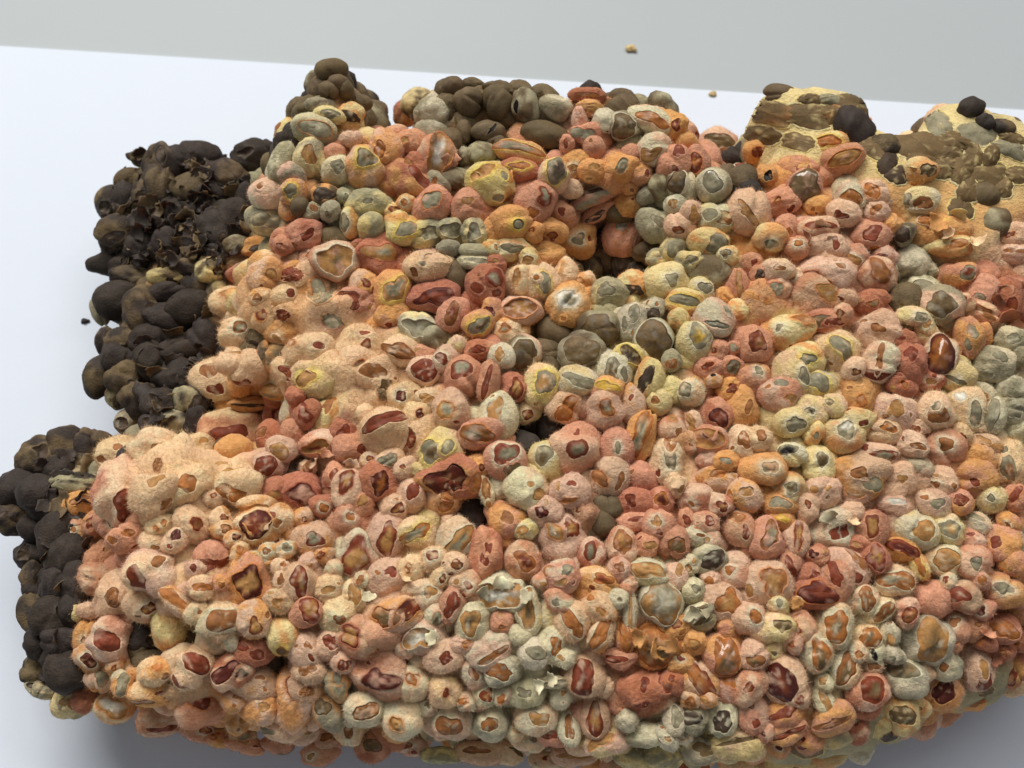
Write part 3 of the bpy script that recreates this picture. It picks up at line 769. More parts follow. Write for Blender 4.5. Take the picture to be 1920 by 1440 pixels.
(1280, 960, 3, '''
20 42 52 62 0 P r,25,45,26,24,0
120 62 82 62 0 KP r,150,55,22,26,0
310 92 102 94 20 KP a,300,22,60,26,20,o r,352,110,18,34,0
460 162 102 112 15 P ag,495,140,40,62,10
640 152 76 102 0 K rt,652,130,26,52,10,o
540 42 82 62 0 O y,560,30,32,20,0
830 92 142 112 -8 WC r,890,120,84,34,-30,w t,800,30,44,26,0
1060 82 92 112 10 PR rt,1075,65,42,54,-15
1290 112 126 106 20 YW t,1350,105,50,52,10,w
1490 102 100 92 15 YC gt,1510,90,52,34,15,w
1640 62 92 60 20 CW g,1620,20,50,32,20
1620 162 84 72 20 PK
1790 182 112 112 0 OP r,1760,160,34,42,0
1895 192 62 80 -20 WG g,1885,190,30,80,-20
60 132 82 62 10 W
140 262 102 80 -20 WG b,170,265,66,40,-25
300 322 96 90 0 PK
480 402 126 126 0 K at,515,385,66,66,20,o
600 282 60 82 -15 P r,600,310,26,50,-20
710 352 82 92 0 PR
910 302 132 102 20 K a,985,262,34,62,-35
860 392 98 112 20 PK r,868,365,26,84,-22
1080 272 86 92 0 R rt,1090,255,42,54,0
1230 202 112 80 25 O rd,1240,200,72,40,30,o
1330 302 50 82 -20 YO o,1335,300,26,50,-15,y
1460 272 102 90 20 CW t,1480,275,62,48,20
1620 282 90 92 0 KP g,1655,282,26,48,10
1190 382 102 82 10 C og,1200,375,76,46,0,w
1400 492 112 118 -30 P
1590 492 108 90 15 KR r,1570,470,42,40,20
1780 432 112 92 15 PO g,1810,430,52,32,10,w
740 452 122 92 10 R dr,775,450,78,66,15,o
640 512 46 42 0 O o,645,508,32,26,0,w
1020 482 82 84 0 WK a,1040,480,46,50,10
220 492 118 118 10 K ot,265,492,60,74,15
90 582 112 90 -25 GW n,90,560,74,22,-25 n,110,610,60,16,-25
370 592 82 92 0 K
500 652 116 102 15 YC n,550,638,40,30,-25
660 642 72 82 0 KP
850 642 122 128 0 WC on,862,645,70,72,0
1100 562 100 72 -35 WC a,1130,580,36,56,35
1270 562 76 92 20 PK ra,1285,580,48,40,-15
1360 732 132 122 -20 WG tn,1405,745,82,92,20
1040 702 86 82 0 C on,1055,705,60,46,-20
1070 862 62 56 0 WK a,1075,870,30,26,0
1075 790 60 60 0 W k,1075,795,14,32,-20
1160 702 60 92 0 WG t,1165,745,26,40,0
220 802 122 118 15 PO on,250,825,84,92,20
390 812 86 92 20 K an,405,840,46,36,20
740 792 106 112 10 CW on,770,795,48,76,-10
900 882 88 128 22 CW an,920,895,42,84,22
565 932 112 132 0 K dr,557,965,80,80,-10
1240 912 118 102 20 GW gn,1250,885,82,52,15,w
1030 992 122 108 -30 PK rn,1065,995,52,72,35
80 942 94 112 -30 OK ro,85,930,46,92,-35
240 972 112 82 15 PK
220 1152 90 104 10 WG b,215,1180,48,48,10
60 1162 92 82 10 WG b,40,1155,72,36,15
390 1122 84 132 -10 KP r,385,1085,22,20,0 r,410,1185,26,20,0
570 1132 112 80 -18 PO r,570,1130,90,28,-22
790 1052 60 82 -20 W t,805,1065,28,42,-20
830 1152 122 92 -15 PO a,840,1185,86,20,-15
1220 1132 106 96 20 YO n,1240,1150,62,42,20
1450 1022 122 98 -25 OK d,1468,1022,56,66,30
1620 1060 86 46 5 O o,1630,1065,60,26,5
1640 862 112 132 0 K r,1690,950,42,66,20 t,1690,880,26,40,-10
1540 642 82 82 0 P
1640 645 82 82 0 P
1800 662 102 82 20 PR o,1820,670,72,40,30
1790 772 72 72 0 R
1862 882 82 102 0 OR r,1850,920,30,50,-10
310 1292 132 92 -10 YC n,300,1290,104,14,-12
120 1332 112 92 0 GY n,120,1330,52,40,0
580 1212 112 68 -18 PO r,590,1240,76,16,-18
850 1272 112 60 -20 YG
1030 1110 80 60 -20 RK
1350 900 70 60 0 K
'''),
]
# pressed, flattened beans in yellow mould: same layout, lie along the surface
PRESSED = [
(1280, 0, 3, '''
420 578 142 42 6 n
500 640 110 60 10 no
705 652 118 62 6 n
830 640 56 46 0 no
370 662 92 50 5 n
720 562 62 26 0 n
820 562 72 24 5 g
970 592 104 50 12 n
445 762 88 46 10 n
650 800 84 38 5 n
1080 830 84 58 6 n
1212 735 56 28 20 g
1330 820 150 66 10 n
1440 702 76 52 35 g
1530 800 86 46 15 n
1150 918 60 42 -50 b
1205 985 54 44 0 b
1345 890 74 52 10 n
1500 862 64 42 0 n
1640 872 42 56 -20 n
1735 882 42 58 15 n
1660 752 96 48 15 g
1842 842 86 36 20 g
1475 945 66 56 10 n
1560 950 70 64 -10 n
1722 992 76 64 -10 n
1605 1070 52 62 10 n
1300 645 62 30 5 n
1400 640 84 40 15 n
1880 985 52 44 15 n
1850 780 70 30 20 n
1800 1060 52 44 0 n
1560 1190 60 60 0 n
'''),
(1280, 960, 3, '''
990 1250 42 30 -20 b
1060 1310 52 32 -22 n
930 1330 60 34 -20 n
1160 1250 48 30 -15 b
1120 1370 70 30 -22 n
1250 1290 50 32 -30 b
1330 1230 46 28 -20 n
1440 1210 52 32 -35 b
1520 1160 46 28 -25 n
1600 1130 40 26 -20 b
1560 1220 62 30 -30 b
1700 1120 50 28 -30 n
1770 1060 46 28 -25 n
1840 1010 44 30 -30 n
1800 1140 60 28 -32 b
1890 1050 50 30 -30 n
1000 1400 80 34 -15 n
840 1390 70 40 -10 n
700 1330 70 46 -10 n
1400 1290 60 28 -25 n
1270 1350 56 26 -28 b
1700 1000 40 26 -20 n
560 1400 80 46 -8 n
'''),
]
# dark unmoulded beans
DARK = [
(0, 790, 2.617, '''
85 345 80 86 0 D
100 275 72 36 -5 D
190 195 84 82 0 DB
340 135 92 82 0 DB
500 75 52 42 15 B
300 65 36 30 0 B
440 120 60 60 0 DB
235 375 92 82 0 D
50 480 76 62 0 DB
180 505 62 62 0 D
290 560 84 92 -15 D
180 640 78 92 10 D
300 790 62 76 0 D
190 800 62 66 0 D
155 760 44 60 0 DB
180 930 62 70 0 DB
270 955 76 76 0 D
210 1090 66 58 0 D
310 1085 76 62 0 D
185 1210 66 72 0 DB
350 1225 84 84 0 D
340 655 74 92 0 D
390 790 60 80 0 D
360 930 60 70 0 D
160 1085 28 62 0 Y
220 1310 66 40 10 GW
360 1365 76 72 0 GY
380 310 90 40 0 DG
400 500 60 60 0 D
'''),
(0, 480, 3, '''
660 260 112 88 0 D
560 312 42 62 -15 G
800 310 84 92 0 DB
950 200 92 46 0 D
930 352 92 72 0 D
1080 300 92 74 0 D
700 480 84 62 0 DB
690 562 72 72 0 D
600 470 50 70 0 DB
840 492 84 82 0 D
1000 520 92 72 0 D
1130 480 76 80 0 D
590 672 82 96 0 DB
720 682 84 92 0 DB
990 682 102 84 0 D
860 602 82 80 0 D
1100 655 70 70 0 D
660 800 54 62 0 BG
780 802 82 84 0 DB
900 862 76 76 0 D
1050 852 84 84 0 DG
1000 930 72 52 0 GD
720 940 62 62 0 GB
860 955 72 60 0 D
1150 765 60 70 0 D
1120 920 60 60 0 D
640 40 92 62 0 D
760 50 102 62 0 D
780 130 92 64 0 DB
950 112 74 50 0 YB
1080 72 84 62 0 DB
1180 82 72 62 0 YB
'''),
(0, 0, 3, '''
640 1150 74 84 0 BD
730 1022 62 64 0 B
700 1130 52 82 0 D
900 930 92 102 0 DB
1000 900 74 64 0 D
1120 890 104 74 0 D
790 895 72 38 8 DB
1100 1070 104 84 0 B
1240 1210 64 52 0 DB
1250 1060 80 80 0 D
1300 1002 92 84 0 DB
1420 882 84 60 0 D
1500 845 42 40 0 D
900 1062 72 104 0 DB
820 1082 60 80 0 DB
700 1300 104 74 0 DB
640 1372 62 84 0 DB
800 1382 92 84 0 D
950 1382 102 84 0 D
1100 1352 92 84 0 D
1200 1322 92 92 0 D
1310 1252 84 92 0 D
1400 1152 54 104 0 D
1330 1382 64 42 0 BG
1590 800 44 52 0 D
1000 1180 80 60 0 D
'''),
]
# ------------------------------------------------------------------ one bean
NT = 40
TH = np.linspace(0, 2 * math.pi, NT, endpoint=False)
T_IN = np.array([.28, .5, .68, .83, .93, 1.0])
W_OUT = np.array([0, .012, .035, .07, .115, .17, .235, .31, .40, .50, .62, .76, .90])

def ring_quads(r0, r1, nt=NT):
    a = np.arange(nt); b = (a + 1) % nt
    return np.stack([r0 * nt + a, r0 * nt + b, r1 * nt + b, r1 * nt + a], -1)

def two(code):
    return (code[0], code[-1])

def unit(v):
    return v / np.linalg.norm(v)

def bean_arrays(center, axes, radii, skin, opens, hi=True, fuzz=1.0, px_r=35.0, flat_bean=False):
    """axes: 3 unit rows (right, up, out); opens: list of (code, p, q, alpha_a, alpha_b, angle, halo, hollow).
    Returns (skin V, polys, col), [(flesh V, polys, col) ...]"""
    A = np.asarray(axes); rad = np.asarray(radii)
    low, med, cn, cn2 = Waves(1.5, 6), Waves(5.0, 8), Waves(2.6, 6), Waves(9.0, 8)
    c1, c2 = (SKIN[k] for k in two(skin))
    tint = rng.uniform(.90, 1.10) * np.array([1, rng.uniform(.97, 1.03), rng.uniform(.93, 1.07)])
    c1, c2 = c1 * tint, c2 * tint
    bare = skin[0] in 'BD'
    fold = None
    if not flat_bean and rng.random() < (.5 if bare else .42):
        an = rng.uniform(0, 6.283)
        g = unit(np.array([math.cos(an), math.sin(an), rng.normal() * .3]))
        h = unit(np.array([-math.sin(an), math.cos(an), .5]))
        fold = (g, h, rng.uniform(-.15, .15), rng.uniform(.08, .2))
    amp_l, amp_m = (.085, .020) if bare else (.105, .030)
    if skin[0] == 'D': amp_l, amp_m = .12, .045
    if flat_bean: amp_l, amp_m = .05, .02
    lump = Waves(3.2, 6); lk = .08 if px_r > 42 else .02
    def R(s):
        r = 1 + amp_l * low(s) + amp_m * med(s) + lk * lump(s)
        if fold:
            g, h, o, dpt = fold
            r = r - dpt * np.exp(-((s @ g - o) / .11) ** 2) * sstep(-.1, .7, s @ h)
        return r
    def pos(s, r):
        return center + ((s * rad) * r[:, None]) @ A
    def skincol(s):
        m = sstep(-.9, .9, cn(s) + .35 * cn2(s))[:, None] if skin[0] != skin[-1] else .0
        base = c1 * (1 - m) + c2 * m
        # blotches of paler and warmer mould
        k = sstep(.2, 1.5, cn2(s) + .6 * med(s))[:, None] * (.42 if not bare else .12)
        warm = sstep(.3, 1.5, -cn(s) + .3 * med(s))[:, None] * (.20 if not bare else .1)
        base = base * (1 - k) + k * (np.minimum(base * 1.25 + .05, .9))
        return base * (1 - warm) + warm * base * np.array([1.0, .86, .68])
    def frame(p, q, ang):
        n = math.hypot(p, q)
        if n > .86: p, q = p * .86 / n, q * .86 / n
        s0 = np.array([p, q, math.sqrt(max(0, 1 - p * p - q * q))])
        x = np.array([math.cos(ang), math.sin(ang), 0]); x = unit(x - s0 * (x @ s0))
        return s0, x, np.cross(s0, x)
    def dirs(fr, phi, th):
        s0, x, y = fr
        return (np.cos(phi)[:, None] * s0 + np.sin(phi)[:, None] * (np.cos(th)[:, None] * x + np.sin(th)[:, None] * y))
    def boundary(aa, ab, th, jag):
        b = 1 / np.sqrt((np.cos(th) / aa) ** 2 + (np.sin(th) / ab) ** 2)
        ns = np.zeros_like(th)
        for k, w in ((1, .16), (2, .20), (3, .17), (4, .10), (6, .05), (9, .03), (14, .02)):
            ns += w * rng.uniform(-1.3, 1.3) * np.sin(k * th + rng.uniform(0, 6.283))
        return np.clip(b * (1.04 + jag * np.clip(ns, -.5, .5)), .03, 1.25)
    def fleshcol(code, t, s, halo):
        o, i = (FLESH[k] for k in two(code))
        tt = rng.uniform(.9, 1.1)
        if len(code) > 1:
            m = sstep(.35, .7, t + .13 * med(s) + .1 * cn(s))[:, None]
            c = i * (1 - m) + o * m
        else:
            m = sstep(-.2, 1.5, cn(s) + .5 * med(s))[:, None] * .35
            c = o * (1 - m) + m * np.minimum(o * 1.35 + .02, .8)
        sp = sstep(.6, 1.5, cn2(s) + .3 * low(s))[:, None] * .6      # mould creeping over the flesh
        c = c * (1 - sp) + sp * (.75 * c1 + .1)
        e = sstep(.72, 1.0, t)[:, None] * .5
        return (c * (1 - e) + e * c * np.array([.75, .6, .5])) * tt
    fleshes = []
    # ---- main opening and the skin around it
    nt = NT if hi else 18
    TH_ = TH if hi else np.linspace(0, 2 * math.pi, nt, endpoint=False)
    w_out = W_OUT if hi else np.array([0, .03, .09, .18, .3, .44, .6, .8])
    t_in = T_IN if hi else np.array([.5, 1.0])
    lipn = 0
    if opens:
        code, p, q, aa, ab, ang, halo, hollow = opens[0]
        fr = frame(p, q, ang); beta = boundary(aa, ab, TH_, 1.0 if hi else .6)
        depth = rng.choice([.003, .007, .018]) if not hollow else .04
        if flat_bean: depth = .02
        lip = rng.choice([0, .004, .025]) + (.012 if halo in ('o', 'w', 'y') else 0) * rng.random()
        if flat_bean: lip = 0
        lipth = lip * (1 + .7 * np.sin(TH_ * 2 + rng.uniform(0, 6)) * rng.random() + .35 * np.sin(TH_ * 5 + rng.uniform(0, 6)))
        # flesh
        V, C = [], []
        bm = beta.mean()
        for t in np.r_[.001, t_in]:
            phi = beta * t; s = dirs(fr, phi, TH_); r = R(s)
            if hollow:
                r = r * (1 - depth - .24 * (1 - t ** 2) ** .8)
            else:
                flat = np.cos(bm * .9) / np.maximum(np.cos(phi), .35)
                kf = rng.choice([.0, .08, .3]) * (1 if bm < .8 else .6)
                r = (r * (1 - kf) + kf * np.minimum(flat, r)) * (1 - depth) + .012 * med(s * 1.7) * (t < .99)
            V.append(pos(s, r)); C.append(fleshcol(code, np.full(nt, t), s, halo))
        polys = [ring_quads(i, i + 1, nt) for i in range(len(t_in))]
        fleshes.append((np.concatenate(V), polys, np.concatenate(C)))
    else:
        code = halo = None; hollow = False
        an = rng.uniform(0, 6.283); fr = frame(.5 * math.cos(an), .5 * math.sin(an), 0)
        beta = np.full(nt, .012); depth = 0; lipth = np.zeros(nt)
    V, C = [], []
    hcol = HALO.get(halo) if halo else None
    rimcol = HALO.get(halo, None) if halo in ('o', 'r', 'd') else None
    first = True
    for w in np.r_[-1, w_out]:
        if w < 0:
            if not opens: continue
            phi = beta.copy(); s = dirs(fr, phi, TH_); r = R(s) * (1 - depth - .012)
            col = skincol(s)
            if code: col = col * .7 + .3 * FLESH[code[0]]
        else:
            phi = beta + (math.pi - beta) * w; s = dirs(fr, phi, TH_)
            dist = phi - beta
            r = R(s) + lipth * np.exp(-(dist / .11) ** 2)
            col = skincol(s)
            if opens:
                if hcol is not None and halo not in ('o', 'r', 'd'):
                    k = np.exp(-(dist / .20) ** 1.5)[:, None] * .8
                    col = col * (1 - k) + k * hcol
                elif rimcol is not None:
                    k = np.exp(-(dist / .075) ** 2)[:, None] * .75
                    col = col * (1 - k) + k * rimcol
                else:
                    k = np.exp(-(dist / .08) ** 2)[:, None] * .45
                    col = col * (1 - k) + k * (np.minimum(col * 1.15 + .03, .9))
        V.append(pos(s, r)); C.append(col)
    nr = len(V)
    s_end = -fr[0][None]; V.append(pos(s_end, R(s_end))); C.append(skincol(s_end))
    polys = [ring_quads(i, i + 1, nt) for i in range(nr - 1)]
    a = np.arange(nt)
    polys.append(np.stack([(nr - 1) * nt + a, (nr - 1) * nt + (a + 1) % nt, np.full(nt, nr * nt)], -1))
    if not opens:
        polys.append(np.stack([np.full(nt, nr * nt + 1), (a + 1) % nt, a], -1))
        s1 = fr[0][None]; V.append(pos(s1, R(s1))); C.append(skincol(s1))
    V = np.concatenate(V); C = np.concatenate(C)
    # ---- further openings: little craters standing on the skin
    for (code2, p, q, aa, ab, ang, halo2, hol2) in opens[1:]:
        fr2 = frame(p, q, ang); n2 = 26
        th = np.linspace(0, 2 * math.pi, n2, endpoint=False); b2 = boundary(aa, ab, th, 1.0)
        FV, FC = [], []
        for t in (.001, .45, .75, 1.0):
            s = dirs(fr2, b2 * t, th); FV.append(pos(s, R(s) * (1.012 - (.2 * (1 - t * t) if hol2 else 0)))); FC.append(fleshcol(code2, np.full(n2, t), s, halo2))
        fleshes.append((np.concatenate(FV), [ring_quads(i, i + 1, n2) for i in range(3)], np.concatenate(FC)))
        SV, SC = [], []
        hc = HALO.get(halo2) if halo2 else None
        for dphi, rr, kk in ((0, 1.005, .9), (.005, 1.022, .8), (.05, 1.026, .45), (.12, 1.014, .2), (.20, .988, 0)):
            s = dirs(fr2, b2 + dphi, th); SV.append(pos(s, R(s) * rr))
            c = skincol(s)
            c = c * (1 - kk) + kk * (hc if hc is not None else np.minimum(c * 1.1 + .02, .9))
            SC.append(c)
        base = len(V)
        polys += [ring_quads(i, i + 1, n2) + base for i in range(4)]
        V = np.r_[V, np.concatenate(SV)]; C = np.r_[C, np.concatenate(SC)]
    # ---- fuzz: short loose hairs of mould
    fz = (FUZZ[skin[0]] + FUZZ[skin[-1]]) / 2 * fuzz
    if fz > 0 and hi:
        n = int(900 * fz * (px_r / 30) ** 2)
        s = rng.normal(size=(n, 3)); s[:, 2] = np.abs(s[:, 2]) * .9 - .25; s /= np.linalg.norm(s, axis=1)[:, None]
        keep = np.ones(n, bool)
        for (cd, p, q, aa, ab, ang, hh, ho) in opens:
            s0, x, y = frame(p, q, ang)
            cz = np.arccos(np.clip(s @ s0, -1, 1)); tt = np.arctan2(s @ y, s @ x)
            keep &= cz > 1.08 / np.sqrt((np.cos(tt) / aa) ** 2 + (np.sin(tt) / ab) ** 2)
        s = s[keep]; n = len(s)
        if n:
            P0 = pos(s, R(s) * .995)
            nrm = (s / rad) @ A; nrm /= np.linalg.norm(nrm, axis=1)[:, None]
            tip = nrm + rng.normal(size=(n, 3)) * .45
            Ln = rng.uniform(.0002, .00075, n) * (.6 + .5 * fz)
            side = np.cross(nrm, rng.normal(size=(n, 3))); side /= np.linalg.norm(side, axis=1)[:, None]
            wd = .00004
            hv = np.stack([P0 - side * wd, P0 + side * wd, P0 + tip * Ln[:, None]], 1).reshape(-1, 3)
            hc = np.repeat(np.minimum(skincol(s) * 1.12 + .02, .92), 3, 0)
            polys.append(np.arange(3 * n).reshape(n, 3) + len(V))
            V = np.r_[V, hv]; C = np.r_[C, hc]
    return (V, polys, np.clip(C, .003, .93)), fleshes

def parse(tile):
    ox, oy, k, txt = tile
    for line in txt.strip().split('\n'):
        w = line.split()
        u, v, rx, ry, ang = map(float, w[:5])
        ops = []
        for o in w[6:]:
            f = o.split(',')
            ou, ov, a, b, oa = map(float, f[1:6])
            ops.append((f[0], ox + ou / k, oy + ov / k, a / k, b / k, math.radians(oa), f[6] if len(f) > 6 and f[6] else None, len(f) > 7 and f[7] == 'h'))
        yield ox + u / k, oy + v / k, rx / k, ry / k, math.radians(ang), w[5], ops

def view_axes(px, py, ang):
    out = -ray(px, py)
    e1 = unit(RGT - out * (RGT @ out)); e2 = np.cross(out, e1)
    a1 = math.cos(ang) * e1 - math.sin(ang) * e2          # image angles turn clockwise
    a2 = math.sin(ang) * e1 + math.cos(ang) * e2
    return np.array([a1, a2, out])
# ------------------------------------------------------------------ the bean block and its beans
block = bpy.data.objects.new('bean_block', None); sc.collection.objects.link(block)
block['label'] = 'block of mouldy beans, orange and cream on top with dark brown ends'
block['category'] = 'bean block'

def local_opens(ops, px, py, rx, ry, ang):
    res = []
    for (code, ou, ov, a, b, oa, halo, hol) in ops:
        du, dv = ou - px, ov - py                          # image, y down
        p = (math.cos(ang) * du + math.sin(ang) * dv) / rx
        q = (math.sin(ang) * du - math.cos(ang) * dv) / ry
        rm = math.sqrt(rx * ry)
        aa = math.asin(min(.95, max(a, 3) / rm)); ab = math.asin(min(.95, max(b * 1.08, 3) / rm))
        res.append((code, p, q, aa, ab, -(oa - ang), halo, hol))
    return res

beans = []           # (px size, center, kind, arrays)
anchors, anchor_skin = [], []
def add_bean(spec, kind):
    px, py, rx, ry, ang, skin, ops = spec
    P, nor, on = hit(px, py)
    dep = (P - CAM) @ FWD; m = dep / F                     # metres per photo pixel there
    rm = math.sqrt(rx * ry)
    ax = view_axes(px, py, ang)
    rz = min(rx, ry) * rng.uniform(.82, .98)
    rz = max(rz, rm * .6)
    lift = np.clip((36 - rm) / 36, -.3, .6) * .0022 + rng.uniform(.0001, .0018)
    if kind == 'dark_bean':
        rx, ry = rx * rng.uniform(1.1, 1.35), ry * rng.uniform(1.1, 1.35)
        lift = rng.uniform(-.001, .0012)
    if not ops and skin[0] in 'OPB' and kind == 'bean': lift -= .0012    # plain ones lie a little deeper
    if not on:                                             # at the outline: keep it touching the block
        loc, nv, _i, _t = bvh.find_nearest(Vector(P)); gap = P - np.array(loc); g = np.linalg.norm(gap)
        if g > rm * m * 1.7: P = np.array(loc) + gap / g * rm * m * 1.7
    c = P - ray(px, py) * lift
    c[2] = max(c[2], rm * m * 1.7 + .0005)
    opens = local_opens(ops, px, py, rx, ry, ang)
    if kind == 'dark_bean' and rng.random() < .35:
        an = rng.uniform(0, 6.28); opens = [('b', .5 * math.cos(an), .5 * math.sin(an), rng.uniform(.25, .5), rng.uniform(.2, .4), an, None, rng.random() < .5)]
    if kind == 'bean' and skin[0] in 'PKCRWO' and rm > 22:
        if not opens and rng.random() < .75:
            an = rng.uniform(0, 6.28); a_ = rng.uniform(.2, .42)
            opens = [(rng.choice(['t', 'a', 'r', 'rt', 'o', 'ag', 'ra']), .35 * math.cos(an), .35 * math.sin(an), a_, a_ * rng.uniform(.7, 1), rng.uniform(0, 3), rng.choice(['', 'o', 'w']) or None, False)]
        for _ in range(rng.choice([0, 1, 1, 2, 3])):
            an = rng.uniform(0, 6.28); q = rng.uniform(.35, .75); p2 = (q * math.cos(an), q * math.sin(an))
            if all(math.hypot(p2[0] - o_[1], p2[1] - o_[2]) > max(o_[3], o_[4]) + .3 for o_ in opens):
                a_ = rng.uniform(.10, .28)
                opens.append((rng.choice(['r', 'a', 'r', 't', 'o']), p2[0], p2[1], a_, a_ * rng.uniform(.5, 1), rng.uniform(0, 3), None, False))
    arr = bean_arrays(c, ax, np.array([rx, ry, rz]) * m * 1.06, skin, opens, px_r=rm)
    k2 = kind if skin[0] not in 'BD' or kind == 'dark_bean' else 'bare_bean'
    beans.append((rm, c, k2, arr)); anchors.append(c); anchor_skin.append(skin)
for t in TILES:
    for sp in parse(t): add_bean(sp, 'bean')
have = [(sp[0], sp[1], math.sqrt(sp[2] * sp[3])) for t in TILES for sp in parse(t)]
hskin = [sp[5] for t in TILES for sp in parse(t)]
hx = np.array(have)
zone = np.array([(560, 260), (1300, 270), (1560, 440), (1900, 520), (1915, 1250), (1560, 1400), (640, 1390), (240, 1310), (170, 1240), (160, 1060), (200, 840), (420, 820), (400, 700), (420, 560), (500, 420)], float)
for _ in range(6000):                                   # smaller beans wedged into the gaps
    q = rng.uniform([150, 250], [1915, 1400])
    if sdist(q[None], zone)[0] < 0 or min(math.hypot(q[0] - a, q[1] - b_) for a, b_, _, _ in PITS) < 45: continue
    dd = np.hypot(hx[:, 0] - q[0], hx[:, 1] - q[1]) - .80 * hx[:, 2]; j = int(dd.argmin()); r_ = dd[j]
    if r_ < 12 or min(math.hypot(q[0] - a, q[1] - b_) / c_ for a, b_, c_ in [(620, 610, 90), (690, 690, 80), (570, 650, 60), (280, 890, 90), (740, 790, 45)]) < 1: continue
    r_ = min(max(r_ * rng.uniform(1.25, 1.5), 18), 32)
    hx = np.r_[hx, [[q[0], q[1], r_]]]; sk_ = hskin[j]; hskin.append(sk_)
    if sk_[0] in 'BD': sk_ = 'G'
    an = rng.uniform(0, 6.28); k_ = r_ * rng.uniform(.22, .48)
    cd = rng.choice(['r', 'a', 't', 'rt', 'o', 'ra', 'd'] if sk_[0] in 'PKCRO' else ['g', 't', 'gn', 'a'])
    add_bean((q[0], q[1], r_ * rng.uniform(1, 1.2), r_ * rng.uniform(.9, 1.05), rng.uniform(-1, 1), sk_,
              [(cd, q[0] + .3 * r_ * math.cos(an), q[1] + .3 * r_ * math.sin(an), k_, k_ * rng.uniform(.7, 1), rng.uniform(0, 3), rng.choice(['', '', 'o', 'w']) or None, False)] if rng.random() < .85 else []), 'bean')
for t in DARK:
    for sp in parse(t): add_bean(sp, 'dark_bean')
for px, py, _, _ in PITS + [(985, 840, 0, 0), (1035, 800, 0, 0), (1010, 790, 0, 0), (1170, 500, 0, 0), (1100, 500, 0, 0), (1135, 455, 0, 0), (1400, 370, 0, 0), (1375, 300, 0, 0), (265, 1215, 0, 0)]:  # dark beans in the pits; crevice shade is put into their colour too
    if py < 270 or 450 < px < 480: continue
    add_bean((px + rng.uniform(-6, 6), py + rng.uniform(-6, 6), rng.uniform(22, 30), rng.uniform(20, 27), rng.uniform(0, 3), rng.choice(['D', 'DB', 'B']), []), 'dark_bean')
pressed = []
for t in PRESSED:
    for (px, py, rx, ry, ang, code, _) in parse(t):
        P, nor, on = hit(px, py)
        if py > 700 and (not on or nor[2] < .15): continue
        if not on:
            loc, nv, _i, _t = bvh.find_nearest(Vector(P)); P = np.array(loc); nor = np.array(nv)
        pressed.append((px, py, rx, ry, ang, code, P)); anchors.append(P); anchor_skin.append('Y')
anchors = np.array(anchors)

def wet(c):
    x, y = project(c)
    return min(math.hypot(x - a, y - b_) for a, b_ in [(1592, 372), (1637, 358), (1643, 393), (1512, 348), (1335, 350), (1790, 455), (1760, 668), (1353, 1230), (1468, 1270)]) < 14
MATS = {'bean': M_MOULD, 'bare_bean': M_BARE, 'dark_bean': M_DARK, 'pressed_bean': M_MOULD}
order = sorted(range(len(beans)), key=lambda i: -beans[i][0])
seen = {}; loose = []; loose_f = []
for i in order:
    size, c, kind, (sk, fl) = beans[i]
    seen[kind] = seen.get(kind, 0) + 1
    if seen[kind] > 300:
        loose.append(sk); loose_f += fl; continue
    o = mesh_obj(kind, *sk, MATS[kind], block, c)
    if fl:
        n = 0; V, Pp, Cc = [], [], []
        for (v, p, cc) in fl:
            V.append(v); Pp += [q + n for q in p]; Cc.append(cc); n += len(v)
        mesh_obj('exposed_flesh', np.concatenate(V), Pp, np.clip(np.concatenate(Cc), .002, .9), M_WET if wet(c) else M_FLESH, o, c)

def merged(name, parts, mat):
    n = 0; V, Pp, Cc = [], [], []
    for (v, p, cc) in parts:
        V.append(v); Pp += [q + n for q in p]; Cc.append(cc); n += len(v)
    o = mesh_obj(name, np.concatenate(V), Pp, np.clip(np.concatenate(Cc), .002, .93), mat, block)
    o['kind'] = 'stuff'
    return o

